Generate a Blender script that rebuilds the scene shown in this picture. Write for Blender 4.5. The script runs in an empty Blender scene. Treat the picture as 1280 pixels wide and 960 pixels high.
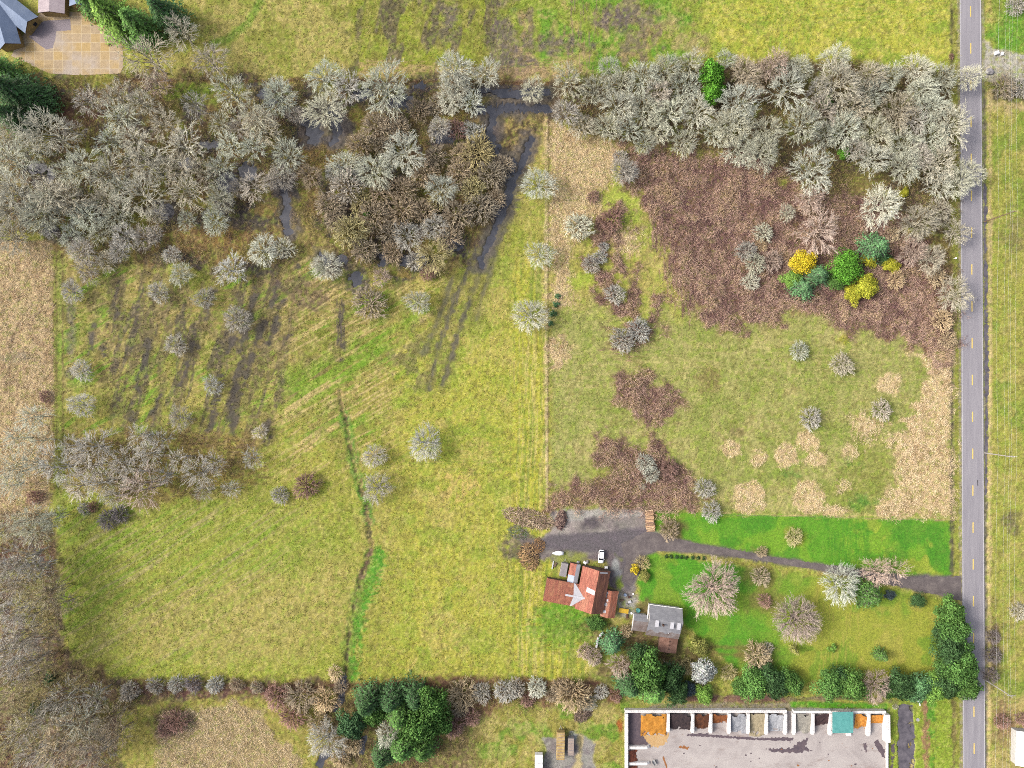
import bpy, bmesh, math, random
import numpy as np
from mathutils import Vector, Matrix

# ------------------------------------------------------------------ basics
S = 0.265            # metres per photograph pixel on the ground
H = 233.0            # camera height in metres
K = 2.6              # exposure gain between base colour and picture
rnd = random.Random(7)
nr = np.random.default_rng(11)
scene = bpy.context.scene
COL = scene.collection

def P(px, py, z=0.0):
    """photo pixel of a point known to be at height z -> world x, y"""
    k = S * (H - z) / H
    return ((px - 640) * k, (480 - py) * k)

def lin(c):
    c = np.asarray(c, float) / 255.0
    return np.where(c <= 0.04045, c / 12.92, ((c + 0.055) / 1.055) ** 2.4)

def alb(r, g, b, k=K):
    """base colour of a surface from its sunlit look"""
    v = lin((r, g, b)) / k
    return (float(v[0]), float(v[1]), float(v[2]))

def smooth(a, b, x):
    t = np.clip((x - a) / (b - a), 0, 1)
    return t * t * (3 - 2 * t)

_tabs = {}
def vnoise(u, v, seed=0):
    if seed not in _tabs:
        _tabs[seed] = np.random.default_rng(1000 + seed).random((256, 256)).astype(np.float32)
    T = _tabs[seed]
    iu = np.floor(u).astype(np.int64); iv = np.floor(v).astype(np.int64)
    fu = (u - iu).astype(np.float32); fv = (v - iv).astype(np.float32)
    fu = fu * fu * (3 - 2 * fu); fv = fv * fv * (3 - 2 * fv)
    a = T[iu & 255, iv & 255]; b = T[(iu + 1) & 255, iv & 255]
    c = T[iu & 255, (iv + 1) & 255]; d = T[(iu + 1) & 255, (iv + 1) & 255]
    return (a * (1 - fu) + b * fu) * (1 - fv) + (c * (1 - fu) + d * fu) * fv

def fbm(u, v, scale, octv=3, seed=0):
    s = 0; amp = 1; tot = 0; f = 1.0 / scale
    for o in range(octv):
        s = s + amp * vnoise(u * f + 17.3 * o, v * f + 5.1 * o, seed + o)
        tot += amp; amp *= 0.55; f *= 2.03
    s = s / tot
    return np.clip((s - 0.5) * 1.7 + 0.5, 0, 1)

# ------------------------------------------------------------------ mesh helpers
def mesh_arrays(name, V, F, attrs=None, smooth_shade=False):
    """V (n,3); F (m,3|4) int; attrs {name: (values, domain, type)}"""
    me = bpy.data.meshes.new(name)
    V = np.ascontiguousarray(V, np.float32); F = np.ascontiguousarray(F, np.int32)
    me.vertices.add(len(V)); me.vertices.foreach_set('co', V.ravel())
    k = F.shape[1]
    me.loops.add(F.size); me.loops.foreach_set('vertex_index', F.ravel())
    me.polygons.add(len(F))
    me.polygons.foreach_set('loop_start', np.arange(0, F.size, k, dtype=np.int32))
    if smooth_shade:
        me.polygons.foreach_set('use_smooth', np.ones(len(F), bool))
    for an, (vals, dom, ty) in (attrs or {}).items():
        a = me.attributes.new(an, ty, dom)
        vals = np.ascontiguousarray(vals, np.float32)
        if ty == 'FLOAT_COLOR':
            if vals.shape[1] == 3:
                vals = np.concatenate([vals, np.ones((len(vals), 1), np.float32)], 1)
            a.data.foreach_set('color', vals.ravel())
        else:
            a.data.foreach_set('value', vals.ravel())
    me.update(calc_edges=True)
    return me

def tube_arrays(P0, P1, R0, R1, sides=3, phase=None):
    """n separate tapered tubes -> V, F(quads), index of owner per vertex"""
    P0 = np.asarray(P0, float); P1 = np.asarray(P1, float); n = len(P0)
    d = P1 - P0; L = np.linalg.norm(d, axis=1, keepdims=True); d = d / np.maximum(L, 1e-6)
    up = np.where(np.abs(d[:, 2:3]) > 0.9, np.array([[1.0, 0, 0]]), np.array([[0, 0, 1.0]]))
    a = np.cross(d, up); a /= np.maximum(np.linalg.norm(a, axis=1, keepdims=True), 1e-6)
    b = np.cross(d, a)
    V = np.zeros((n, 2 * sides, 3))
    for s in range(sides):
        t = 2 * math.pi * s / sides
        o = a * math.cos(t) + b * math.sin(t)
        V[:, s] = P0 + o * np.asarray(R0)[:, None]
        V[:, sides + s] = P1 + o * np.asarray(R1)[:, None]
    f = np.array([[s, (s + 1) % sides, sides + (s + 1) % sides, sides + s] for s in range(sides)])
    F = (np.arange(n)[:, None, None] * 2 * sides + f[None]).reshape(-1, 4)
    own = np.repeat(np.arange(n), 2 * sides)
    return V.reshape(-1, 3), F, own

def link(name, me, mats=(), parent=None):
    o = bpy.data.objects.new(name, me)
    COL.objects.link(o)
    if me is not None:
        for m in (mats if isinstance(mats, (list, tuple)) else [mats]):
            if m is not None and m.name not in [x.name for x in me.materials if x]:
                me.materials.append(m)
    if parent is not None:
        o.parent = parent
    return o

def tag(o, label=None, cat=None, group=None, kind=None):
    if label: o['label'] = label
    if cat: o['category'] = cat
    if group: o['group'] = group
    if kind: o['kind'] = kind
    return o

def thing(name, label, cat, loc=(0, 0, 0), rot=0.0, group=None):
    e = bpy.data.objects.new(name, None); COL.objects.link(e)
    e.empty_display_size = 0.5
    e.location = loc; e.rotation_euler = (0, 0, rot)
    return tag(e, label, cat, group)

class MB:
    """collects simple solids in one bmesh, then links them as one object"""
    def __init__(s): s.bm = bmesh.new()
    def box(s, x0, x1, y0, y1, z0, z1, rot=0.0, about=None):
        vs = [s.bm.verts.new(p) for p in ((x0, y0, z0), (x1, y0, z0), (x1, y1, z0), (x0, y1, z0), (x0, y0, z1), (x1, y0, z1), (x1, y1, z1), (x0, y1, z1))]
        for f in ((3, 2, 1, 0), (4, 5, 6, 7), (0, 1, 5, 4), (1, 2, 6, 5), (2, 3, 7, 6), (3, 0, 4, 7)):
            s.bm.faces.new([vs[i] for i in f])
        if rot:
            c = Vector(about or ((x0 + x1) / 2, (y0 + y1) / 2, 0))
            bmesh.ops.rotate(s.bm, cent=c, matrix=Matrix.Rotation(rot, 3, 'Z'), verts=vs)
        return vs
    def face(s, pts):
        return s.bm.faces.new([s.bm.verts.new(p) for p in pts])
    def slab(s, pts, t):
        """a quad/ngon plate given by its top corners, thickness t downwards along its normal"""
        a, b, c = (Vector(p) for p in pts[:3])
        n = (b - a).cross(c - a).normalized()
        if n.z < 0: pts = list(reversed(pts)); n = -n
        top = [s.bm.verts.new(p) for p in pts]
        bot = [s.bm.verts.new(Vector(p) - n * t) for p in pts]
        s.bm.faces.new(top); s.bm.faces.new(list(reversed(bot)))
        m = len(pts)
        for i in range(m):
            j = (i + 1) % m
            s.bm.faces.new((bot[i], bot[j], top[j], top[i]))
    def tube(s, p0, p1, r0, r1=None, sides=8):
        r1 = r0 if r1 is None else r1
        p0 = Vector(p0); p1 = Vector(p1); d = (p1 - p0)
        q = d.to_track_quat('Z', 'Y'); A = []; B = []
        for i in range(sides):
            t = 2 * math.pi * i / sides
            o = q @ Vector((math.cos(t), math.sin(t), 0))
            A.append(s.bm.verts.new(p0 + o * r0)); B.append(s.bm.verts.new(p1 + o * r1))
        for i in range(sides):
            j = (i + 1) % sides
            s.bm.faces.new((A[i], A[j], B[j], B[i]))
        s.bm.faces.new(list(reversed(A))); s.bm.faces.new(B)
    def loft(s, rings, cap=True):
        R = [[s.bm.verts.new(p) for p in ring] for ring in rings]
        m = len(R[0])
        for a, b in zip(R, R[1:]):
            for i in range(m):
                j = (i + 1) % m
                s.bm.faces.new((a[i], a[j], b[j], b[i]))
        if cap:
            s.bm.faces.new(list(reversed(R[0]))); s.bm.faces.new(R[-1])
    def build(s, name, mat, parent=None, bevel=0.0, smooth_shade=False):
        bmesh.ops.recalc_face_normals(s.bm, faces=s.bm.faces)
        me = bpy.data.meshes.new(name)
        if bevel > 0:
            bmesh.ops.bevel(s.bm, geom=list(s.bm.edges), offset=bevel, segments=2, profile=0.5, affect='EDGES', clamp_overlap=True)
        s.bm.to_mesh(me); s.bm.free()
        if smooth_shade:
            me.polygons.foreach_set('use_smooth', np.ones(len(me.polygons), bool))
        return link(name, me, mat, parent)

# ------------------------------------------------------------------ materials
def new_mat(name):
    m = bpy.data.materials.new(name); m.use_nodes = True
    nt = m.node_tree; nt.nodes.clear()
    out = nt.nodes.new('ShaderNodeOutputMaterial')
    b = nt.nodes.new('ShaderNodeBsdfPrincipled')
    nt.links.new(b.outputs[0], out.inputs[0])
    b.inputs['Specular IOR Level'].default_value = 0.25
    return m, nt, b

def node(nt, ty, **kw):
    n = nt.nodes.new(ty)
    for k, v in kw.items(): setattr(n, k, v)
    return n

def noise(nt, scale, detail=4, rough=0.6, coord='Object', scl=None, dist=0.0):
    tc = node(nt, 'ShaderNodeTexCoord')
    src = tc.outputs[coord]
    if scl:
        mp = node(nt, 'ShaderNodeMapping'); mp.inputs['Scale'].default_value = scl
        nt.links.new(src, mp.inputs[0]); src = mp.outputs[0]
    n = node(nt, 'ShaderNodeTexNoise')
    n.inputs['Scale'].default_value = scale; n.inputs['Detail'].default_value = detail
    n.inputs['Roughness'].default_value = rough; n.inputs['Distortion'].default_value = dist
    nt.links.new(src, n.inputs['Vector'])
    return n.outputs['Fac']

def ramp(nt, fac, stops):
    r = node(nt, 'ShaderNodeValToRGB')
    while len(r.color_ramp.elements) < len(stops): r.color_ramp.elements.new(0.5)
    for e, (p, c) in zip(r.color_ramp.elements, stops):
        e.position = p; e.color = (c[0], c[1], c[2], 1)
    nt.links.new(fac, r.inputs[0])
    return r.outputs[0]

def mix(nt, fac, a, b, mode='MIX'):
    m = node(nt, 'ShaderNodeMix', data_type='RGBA', blend_type=mode)
    for sock, v in ((m.inputs[0], fac), (m.inputs[6], a), (m.inputs[7], b)):
        if isinstance(v, (int, float)): sock.default_value = v
        elif isinstance(v, tuple): sock.default_value = (v[0], v[1], v[2], 1)
        else: nt.links.new(v, sock)
    return m.outputs[2]

def bump(nt, b, h, strength=0.4, dist=0.1):
    n = node(nt, 'ShaderNodeBump'); n.inputs['Strength'].default_value = strength; n.inputs['Distance'].default_value = dist
    nt.links.new(h, n.inputs['Height']); nt.links.new(n.outputs[0], b.inputs['Normal'])

def mat_noise(name, stops, scale=1.0, detail=5, rough=0.85, coord='Object', scl=None, bumps=0.3, fine=None, metallic=0.0):
    m, nt, b = new_mat(name)
    f = noise(nt, scale, detail, 0.65, coord, scl)
    c = ramp(nt, f, stops)
    if fine:
        f2 = noise(nt, fine[0], 3, 0.6, coord)
        c = mix(nt, 1.0, c, ramp(nt, f2, [(0.3, (1 - fine[1],) * 3), (0.7, (1 + fine[1],) * 3)]), 'MULTIPLY')
    nt.links.new(c, b.inputs['Base Color'])
    b.inputs['Roughness'].default_value = rough; b.inputs['Metallic'].default_value = metallic
    if bumps: bump(nt, b, f, bumps, 0.05)
    return m

def mat_attr(name, attr, rough=0.9, obj_tint=False, var=0.0, fine_scale=None, translucent=0.0):
    m, nt, b = new_mat(name)
    a = node(nt, 'ShaderNodeAttribute', attribute_name=attr)
    c = a.outputs['Color']
    if obj_tint:
        oi = node(nt, 'ShaderNodeObjectInfo')
        c = mix(nt, 1.0, c, oi.outputs['Color'], 'MULTIPLY')
        if var:
            r = ramp(nt, oi.outputs['Random'], [(0.0, (1 - var,) * 3), (1.0, (1 + var,) * 3)])
            c = mix(nt, 1.0, c, r, 'MULTIPLY')
    if fine_scale:
        r = ramp(nt, noise(nt, fine_scale, 3), [(0.3, (0.7,) * 3), (0.7, (1.3,) * 3)])
        c = mix(nt, 1.0, c, r, 'MULTIPLY')
    nt.links.new(c, b.inputs['Base Color'])
    b.inputs['Roughness'].default_value = rough
    b.inputs['Specular IOR Level'].default_value = 0.12
    return m
# ------------------------------------------------------------------ the ground: one sheet, land cover computed per vertex
def axis(lo, hi, step, far):
    fine = np.arange(lo, hi + step / 2, step)
    out = []; x = hi; s = step
    while x < far:
        s *= 1.5; x += s; out.append(x)
    right = np.array(out)
    left = -(right - hi) + lo
    return np.concatenate([left[::-1], fine, right])
GX = axis(-192, 192, 0.4, 4000); GY = axis(-146, 146, 0.4, 4000)
XX, YY = np.meshgrid(GX, GY)
U = (640 + XX / S); Vv = (480 - YY / S)
shape = U.shape
CC = np.zeros(shape + (3,), np.float32)

def poly_sd(pts):
    """signed distance in pixels, positive inside"""
    pts = np.asarray(pts, float)
    x0, y0 = pts.min(0) - 45; x1, y1 = pts.max(0) + 45
    ix = np.where((U[0] >= x0) & (U[0] <= x1))[0]; iy = np.where((Vv[:, 0] >= y0) & (Vv[:, 0] <= y1))[0]
    out = np.full(shape, -999.0, np.float32)
    if len(ix) == 0 or len(iy) == 0: return out
    sl = (slice(iy[0], iy[-1] + 1), slice(ix[0], ix[-1] + 1))
    u = U[sl]; v = Vv[sl]
    d2 = np.full(u.shape, 1e12); inside = np.zeros(u.shape, bool)
    n = len(pts)
    for i in range(n):
        a = pts[i]; b = pts[(i + 1) % n]
        e = b - a; w0 = u - a[0]; w1 = v - a[1]
        t = np.clip((w0 * e[0] + w1 * e[1]) / max(e @ e, 1e-9), 0, 1)
        d2 = np.minimum(d2, (w0 - e[0] * t) ** 2 + (w1 - e[1] * t) ** 2)
        if a[1] != b[1]:
            c = ((a[1] > v) != (b[1] > v)) & (u < (b[0] - a[0]) * (v - a[1]) / (b[1] - a[1]) + a[0])
            inside ^= c
    d = np.sqrt(d2)
    out[sl] = np.where(inside, d, -d)
    return out

def line_d(pts):
    pts = np.asarray(pts, float); d2 = np.full(shape, 1e12)
    for a, b in zip(pts, pts[1:]):
        e = b - a; w0 = U - a[0]; w1 = Vv - a[1]
        t = np.clip((w0 * e[0] + w1 * e[1]) / max(e @ e, 1e-9), 0, 1)
        d2 = np.minimum(d2, (w0 - e[0] * t) ** 2 + (w1 - e[1] * t) ** 2)
    return np.sqrt(d2)

_seed = [40]
_nzc = {}
def nz(scale, octv=3):
    _seed[0] += 7
    if (scale, octv) not in _nzc: _nzc[(scale, octv)] = fbm(U, Vv, scale, octv, 40 + len(_nzc) * 7)
    f = _nzc[(scale, octv)]
    q = random.Random(_seed[0])
    f = np.roll(f, (q.randrange(f.shape[0]), q.randrange(f.shape[1])), (0, 1))
    return f[::-1] if q.random() < .5 else f
def aniso(ang, along, across, octv=2):
    """noise stretched along a direction (degrees, image sense: 0 = right, 90 = up)"""
    _seed[0] += 7
    c = math.cos(math.radians(ang)); s = -math.sin(math.radians(ang))
    p = U * c + Vv * s; q = -U * s + Vv * c
    wob = (vnoise(U / 60, Vv / 60, _seed[0]) - 0.5) * 14
    return fbm(p / along, (q + wob * 0.4) / across, 1.0, octv, _seed[0])
def pm(pts, soft=8, rough=6, scale=14):
    return smooth(-soft / 2, soft / 2, poly_sd(pts) + (nz(scale) - 0.5) * 2 * rough)
def lm(pts, w, soft=4, rough=2, scale=10):
    return smooth(-soft / 2, soft / 2, w / 2 - line_d(pts) + (nz(scale) - 0.5) * 2 * rough)
def em(x, y, rx, ry, soft=6, rough=5, scale=9):
    d = (1 - np.sqrt(((U - x) / rx) ** 2 + ((Vv - y) / ry) ** 2)) * min(rx, ry)
    return smooth(-soft / 2, soft / 2, d + (nz(scale) - 0.5) * 2 * rough)
def paint(col, m):
    global CC
    m = np.clip(m, 0, 1)[..., None].astype(np.float32)
    CC = CC * (1 - m) + np.asarray(col, np.float32) * m

ROUGH = np.full(shape, 0.16, np.float32)      # height of tussocks in metres
DEEP = np.zeros(shape, np.float32)            # depth of ditches
WET = np.zeros(shape, np.float32)
FLAT = np.zeros(shape, np.float32)

# --- base field
big = nz(160, 3); med = nz(34, 3); sml = nz(7, 2)
tan_, green_, yel_ = (186, 168, 104), (140, 156, 58), (188, 186, 78)
CC[:] = (174, 170, 80)
paint(green_, smooth(0.5, 0.8, med) * 0.55)
paint(tan_, smooth(0.5, 0.8, nz(26, 3)) * 0.6)

# --- strip north of the woods
m = pm([(250, -60), (470, -60), (450, 95), (250, 100)], 20, 10); paint((176, 164, 92), m)
paint((140, 142, 58), m * smooth(0.5, 0.75, nz(22)) * 0.8)
m = pm([(445, -60), (640, -60), (640, 100), (445, 100)], 24, 14); paint((138, 138, 56), m)
paint((150, 160, 50), m * smooth(0.5, 0.7, nz(20)) * 0.8)
paint((98, 88, 74), m * smooth(0.54, 0.72, aniso(78, 34, 10)) * 0.85)
m = pm([(632, -60), (890, -60), (885, 95), (640, 100)], 20, 12); paint((140, 156, 56), m)
paint((104, 152, 42), m * smooth(0.42, 0.64, nz(24)) * 0.85)
paint((132, 112, 102), m * smooth(0.56, 0.72, nz(26)) * 0.8)
paint((186, 160, 110), m * smooth(0.62, 0.74, nz(13)) * 0.6)
for e in ((768, 22, 22, 16), (806, 20, 14, 12), (628, 55, 16, 40), (650, 85, 18, 16), (560, 20, 10, 26), (695, 55, 40, 10)):
    paint((112, 100, 98), em(*e, 14, 8) * 0.85)
for e in ((870, 55, 30, 14), (835, 32, 16, 10)): paint((182, 158, 120), em(*e, 10, 6) * 0.7)
m = pm([(880, -60), (1192, -60), (1192, 100), (880, 100)], 20, 10); paint((182, 182, 70), m)
paint((140, 164, 54), m * smooth(0.5, 0.74, nz(24)) * 0.75)
paint((206, 196, 96), m * smooth(0.5, 0.8, nz(8, 2)) * 0.6)
paint((108, 150, 44), lm([(330, -10), (310, 30), (285, 48), (268, 55)], 10, 6) * 0.7)
paint((190, 160, 120), pm([(450, 78), (640, 84), (720, 70), (740, 92), (640, 102), (450, 98)], 8, 8, 9) * 0.75)

# --- big west pasture
west = [(66, 300), (180, 320), (400, 300), (560, 340), (640, 250), (684, 150), (684, 640), (740, 850), (160, 850), (90, 826), (70, 760), (70, 640)]
m = pm(west, 10, 6)
paint((168, 166, 70), m)
paint((150, 158, 60), m * smooth(0.45, 0.7, nz(70)) * 0.6); paint((178, 164, 92), m * smooth(0.52, 0.75, nz(90)) * 0.6)
up = m * smooth(590, 420, Vv + (nz(60) - 0.5) * 120) * smooth(600, 420, U)
paint((150, 134, 76), up * 0.9)
paint((128, 136, 50), up * smooth(0.42, 0.66, nz(36)) * 0.85); paint((146, 160, 60), m * smooth(600, 680, Vv) * smooth(460, 430, U) * .45)
paint((176, 154, 100), up * smooth(0.55, 0.75, nz(18)) * 0.6)
paint((112, 98, 72), up * smooth(0.55, 0.72, nz(28)) * 0.6)
st = aniso(31, 50, 2.0, 2)
band = m * smooth(300, 330, Vv) * smooth(640, 560, Vv) * smooth(660, 560, U)
paint((208, 184, 128), band * smooth(0.58, 0.74, st) * (0.35 + 0.5 * smooth(300, 380, U) * smooth(620, 520, U)))
paint((116, 160, 40), band * smooth(0.60, 0.74, aniso(31, 80, 7, 3)) * smooth(0.4, 0.7, nz(50)) * 0.85)
paint((122, 160, 42), pm([(350, 470), (440, 430), (520, 380), (560, 400), (470, 450), (400, 500), (360, 510)], 30, 10) * smooth(0.4, 0.6, aniso(31, 60, 5)) * 0.8)
lowst = m * smooth(600, 650, Vv) * smooth(470, 300, U + (Vv - 640) * 0.4)
paint((134, 164, 50), lowst * smooth(0.56, 0.72, aniso(33, 90, 4.5, 3)) * 0.75)
paint((176, 162, 118), lowst * smooth(0.68, 0.78, aniso(33, 120, 1.8, 2)) * 0.7)
paint((188, 168, 102), pm([(150, 770), (230, 740), (440, 700), (440, 790), (300, 840), (170, 815)], 50, 20) * 0.6)
paint((166, 172, 62), pm([(90, 825), (440, 835), (720, 830), (740, 850), (160, 852)], 20, 6) * 0.5)
# right part of the pasture: yellow green, with long wheel lines down its east side
e = m * smooth(470, 520, U)
paint((184, 182, 72), e * smooth(380, 460, Vv) * 0.7)
paint((196, 178, 104), e * smooth(0.55, 0.75, nz(30)) * 0.55)
paint((140, 162, 54), e * smooth(0.55, 0.75, nz(22)) * 0.5)
lane = m * smooth(632, 648, U) * smooth(300, 340, Vv)
paint((196, 190, 66), lane * 0.5)
paint((206, 190, 120), lane * smooth(0.58, 0.72, aniso(89, 90, 2.4)) * 0.7)
paint((120, 140, 52), lane * smooth(0.6, 0.72, aniso(89, 90, 2.8)) * 0.6)
paint((206, 180, 108), em(575, 610, 26, 26, 14, 12, 6) * smooth(0.45, 0.6, sml) * 0.8)
# dark streaks: wet swales and long soft shadows, painted into the cover colour
sw = pm([(120, 350), (360, 320), (370, 420), (330, 560), (150, 560)], 30, 12)
paint((108, 96, 72), sw * smooth(0.48, 0.68, aniso(74, 60, 11, 3)) * 0.75); paint((84, 76, 72), sw * smooth(0.64, 0.78, aniso(74, 50, 9, 3)) * 0.7)
for pts, w in (([(372, 330), (352, 380), (336, 430)], 7), ([(210, 360), (196, 410), (188, 450)], 7), ([(270, 350), (256, 400), (246, 440)], 7), ([(120, 400), (108, 450)], 6), ([(205, 470), (192, 520)], 7), ([(352, 340), (335, 390), (318, 430), (304, 480), (292, 540)], 12), ([(322, 350), (312, 395), (300, 440), (288, 520)], 11), ([(290, 425), (272, 490), (262, 540)], 10), ([(186, 430), (172, 480), (160, 540)], 11), ([(242, 430), (226, 480)], 9), ([(345, 500), (330, 540)], 9), ([(427, 380), (425, 425)], 9), ([(426, 430), (424, 448)], 8), ([(150, 380), (130, 440)], 10), ([(380, 350), (366, 400), (352, 440)], 9), ([(300, 560), (340, 548)], 8)):
    paint((112, 100, 66), lm(pts, w + 5, 12, 5, 8) * .45); k = lm(pts, w - 3, 7, 5, 8) * smooth(0.3, 0.55, nz(14)); paint((82, 74, 68), k * 0.85); WET = np.maximum(WET, k * 0.3)
# drowned tractor ruts
for pts, w, o in (([(626, 270), (612, 310), (597, 350), (578, 400), (563, 450), (552, 480)], 9, .9), ([(606, 290), (590, 325), (570, 370), (556, 410), (544, 450), (536, 486)], 9, .9), ([(566, 345), (548, 400), (530, 440)], 9, .6), ([(640, 262), (622, 310), (606, 360), (596, 400)], 7, .6)):
    k = lm(pts, w, 8, 4, 9) * (0.55 + .45 * smooth(0.3, 0.5, nz(16))); paint((122, 118, 62), lm(pts, w + 6, 12, 6, 9) * .5); k = lm(pts, w - 3.2, 5, 3, 7) * (0.55 + .45 * smooth(0.3, 0.5, nz(12))); paint((84, 78, 72), k * o * .85); WET = np.maximum(WET, k * 0.6)
paint((112, 104, 78), pm([(480, 440), (540, 400), (560, 470), (500, 500)], 30, 12) * smooth(0.5, 0.65, nz(12)) * 0.6)
paint((104, 84, 74), em(375, 365, 30, 20, 14, 10) * 0.6)
gro = pm([(60, 545), (130, 535), (310, 540), (330, 580), (300, 615), (200, 628), (70, 615)], 26, 16)
paint((150, 124, 74), gro * .75); paint((116, 96, 66), gro * smooth(.5, .7, nz(16)) * .8)
# boundary track along the west fence
paint((122, 140, 56), lm([(74, 300), (74, 640)], 14, 6) * 0.5)
for x in (66, 70, 78): paint((112, 92, 62), lm([(x, 296), (x + 1, 560)], 2.2, 2.5, 1.2) * 0.7)
paint((110, 104, 98), lm([(90, 350), (88, 470)], 10, 8, 4) * smooth(0.4, 0.6, nz(14)) * 0.7)
# little drain with lush edge
drain = [(424, 490), (431, 520), (437, 555), (445, 590), (455, 620), (461, 650), (463, 690), (452, 720), (443, 760), (435, 800), (432, 852)]
paint((78, 152, 36), pm([(462, 690), (480, 685), (480, 710), (460, 760), (450, 800), (442, 850), (432, 850), (438, 790), (446, 740)], 7, 8, 6) * 0.85)
paint((74, 146, 40), lm(drain[1:6], 12, 5, 3) * 0.9); paint((96, 140, 48), lm(drain[6:], 12, 6, 4) * .5)
k = lm(drain, 5, 3, 2.8, 5) * smooth(.18, .38, nz(7)); paint((62, 56, 50), k * 0.92); DEEP = np.maximum(DEEP, k * 0.35)
paint((150, 140, 70), lm(drain, 12, 8, 6, 6) * .4)
k2 = lm(drain[:2] + drain[4:7], 7, 4, 3, 6); paint((178, 150, 102), k2 * smooth(0.45, 0.6, nz(5)) * 0.7)
paint((112, 86, 76), lm(drain[6:8], 6, 3, 2) * 0.8)

# --- wood floors
wood = [(-60, 100), (60, 100), (160, 92), (400, 98), (640, 100), (684, 108), (684, 150), (640, 220), (610, 290), (560, 345), (470, 345), (400, 300), (330, 345), (230, 330), (120, 330), (60, 295), (-60, 290)]
m = pm(wood, 16, 12)
paint((116, 100, 66), m)
paint((128, 124, 52), m * smooth(0.52, 0.72, nz(24)) * 0.8)
paint((100, 74, 60), m * smooth(0.52, 0.72, nz(18)) * 0.75)
paint((150, 122, 70), m * smooth(0.58, 0.74, nz(14)) * 0.6)
paint((72, 66, 70), m * smooth(0.56, 0.72, nz(20)) * 0.8)
ROUGH[m > 0.5] = 0.3
paint((112, 140, 34), em(240, 115, 34, 14, 12, 6) * 0.85)
paint((126, 124, 40), em(112, 99, 26, 6, 8, 4) * 0.8)
paint((100, 66, 54), em(95, 140, 34, 22, 18, 10) * 0.8)
paint((150, 118, 66), em(395, 195, 22, 18, 12, 8) * 0.8)
paint((146, 112, 66), em(255, 300, 50, 18, 16, 10) * 0.8)
paint((154, 138, 76), em(375, 290, 30, 20, 16, 10) * 0.7)
paint((170, 146, 90), em(650, 178, 24, 36, 6, 5, 5) * 0.95)
paint((78, 64, 44), em(650, 178, 24, 34, 6, 5) * smooth(0.52, 0.62, nz(4, 2)) * 0.8)
paint((70, 62, 48), lm([(690, 118), (692, 160)], 8, 6, 3) * 0.7)
paint((134, 112, 62), em(655, 125, 40, 5, 6, 3) * 0.8)
# muddy margin of the flooded ground
flood = {
 'flooded_channel': [[(606, 112), (640, 118), (684, 116)], [(600, 138), (640, 134), (684, 136)], [(618, 140), (612, 168), (622, 190)], [(662, 178), (648, 215), (636, 245), (626, 270)], [(626, 270), (616, 292), (608, 312), (600, 330)], [(640, 200), (636, 230)]],
 'forest_pool': [[(395, 160), (392, 172), (400, 166)], [(414, 140), (422, 152), (418, 175)], [(352, 232), (360, 250), (356, 270), (362, 290)], [(400, 318), (410, 330)], [(380, 150), (384, 165)]],
}
FW = {}
wid = {'flooded_channel': [8, 9, 9, 9, 7, 6], 'forest_pool': [13, 11, 8, 6, 7]}
for nm, lines in flood.items():
    mm = np.zeros(shape, np.float32); wide = np.zeros(shape, np.float32)
    for pts, w in zip(lines, wid[nm]):
        mm = np.maximum(mm, lm(pts, w, 6, 4, 9)); wide = np.maximum(wide, lm(pts, w + 16, 14, 7, 12))
    paint((92, 84, 82), wide * 0.8); paint((62, 60, 66), mm)
    DEEP = np.maximum(DEEP, mm * 0.6); WET = np.maximum(WET, wide * 0.5)
    FW[nm] = mm
extra = [(455, 118, 12, 6), (528, 108, 9, 4), (500, 128, 16, 8), (556, 170, 14, 10), (232, 205, 10, 8), (262, 180, 10, 4), (330, 118, 8, 5), (340, 128, 6, 4), (285, 228, 14, 12), (206, 265, 12, 9), (310, 215, 10, 10), (44, 210, 12, 7), (62, 220, 6, 9), (478, 325, 5, 9), (508, 325, 8, 6), (568, 305, 12, 8), (445, 350, 8, 8), (426, 325, 6, 6), (62, 290, 8, 5)]
mm = np.zeros(shape, np.float32)
for e in extra:
    paint((74, 68, 72), em(e[0], e[1], e[2] + 7, e[3] + 6, 10, 6) * 0.75)
    mm = np.maximum(mm, em(*e, 5, 3, 6))
paint((60, 58, 64), mm); DEEP = np.maximum(DEEP, mm * 0.6); FW['woodland_puddles'] = mm
# east thicket floor
band2 = [(690, 105), (800, 85), (960, 75), (1198, 90), (1198, 385), (1170, 300), (1100, 260), (960, 215), (900, 190), (780, 180), (690, 150)]
m = pm(band2, 14, 8); paint((108, 90, 66), m); paint((84, 72, 60), m * smooth(0.5, 0.7, nz(16)) * 0.8); paint((120, 116, 52), m * smooth(0.55, 0.75, nz(20)) * 0.6)
ROUGH[m > 0.5] = 0.3

# --- west straw field and margins
m = pm([(-200, 300), (66, 300), (66, 560), (60, 650), (-200, 660)], 6, 3); paint((218, 190, 148), m)
paint((176, 146, 108), m * smooth(0.56, 0.72, aniso(70, 16, 4)) * 0.8)
paint((150, 120, 92), m * smooth(0.64, 0.74, nz(6)) * 0.7)
for pts in ([(10, 440), (16, 420), (26, 402)], [(5, 450), (7, 490)], [(12, 450), (12, 490)]): paint((126, 98, 78), lm(pts, 3, 3, 1.5) * 0.7)
paint((110, 110, 110), em(20, 447, 26, 5, 6, 3) * 0.5)
STRAW = m.copy()
m = pm([(-200, 640), (70, 640), (70, 740), (90, 826), (160, 852), (430, 850), (430, 880), (300, 878), (190, 875), (160, 920), (150, 1100), (-200, 1100)], 14, 8)
paint((112, 92, 72), m); paint((104, 70, 62), m * smooth(0.5, 0.7, nz(22)) * 0.7); paint((126, 118, 64), m * smooth(0.55, 0.75, nz(26)) * 0.7)
paint((80, 68, 66), m * smooth(0.55, 0.72, nz(14)) * 0.6)
ROUGH[m > 0.5] = 0.3
m = pm([(150, 885), (180, 880), (420, 862), (440, 1000), (150, 1000)], 10, 6); paint((164, 152, 76), m)
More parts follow.
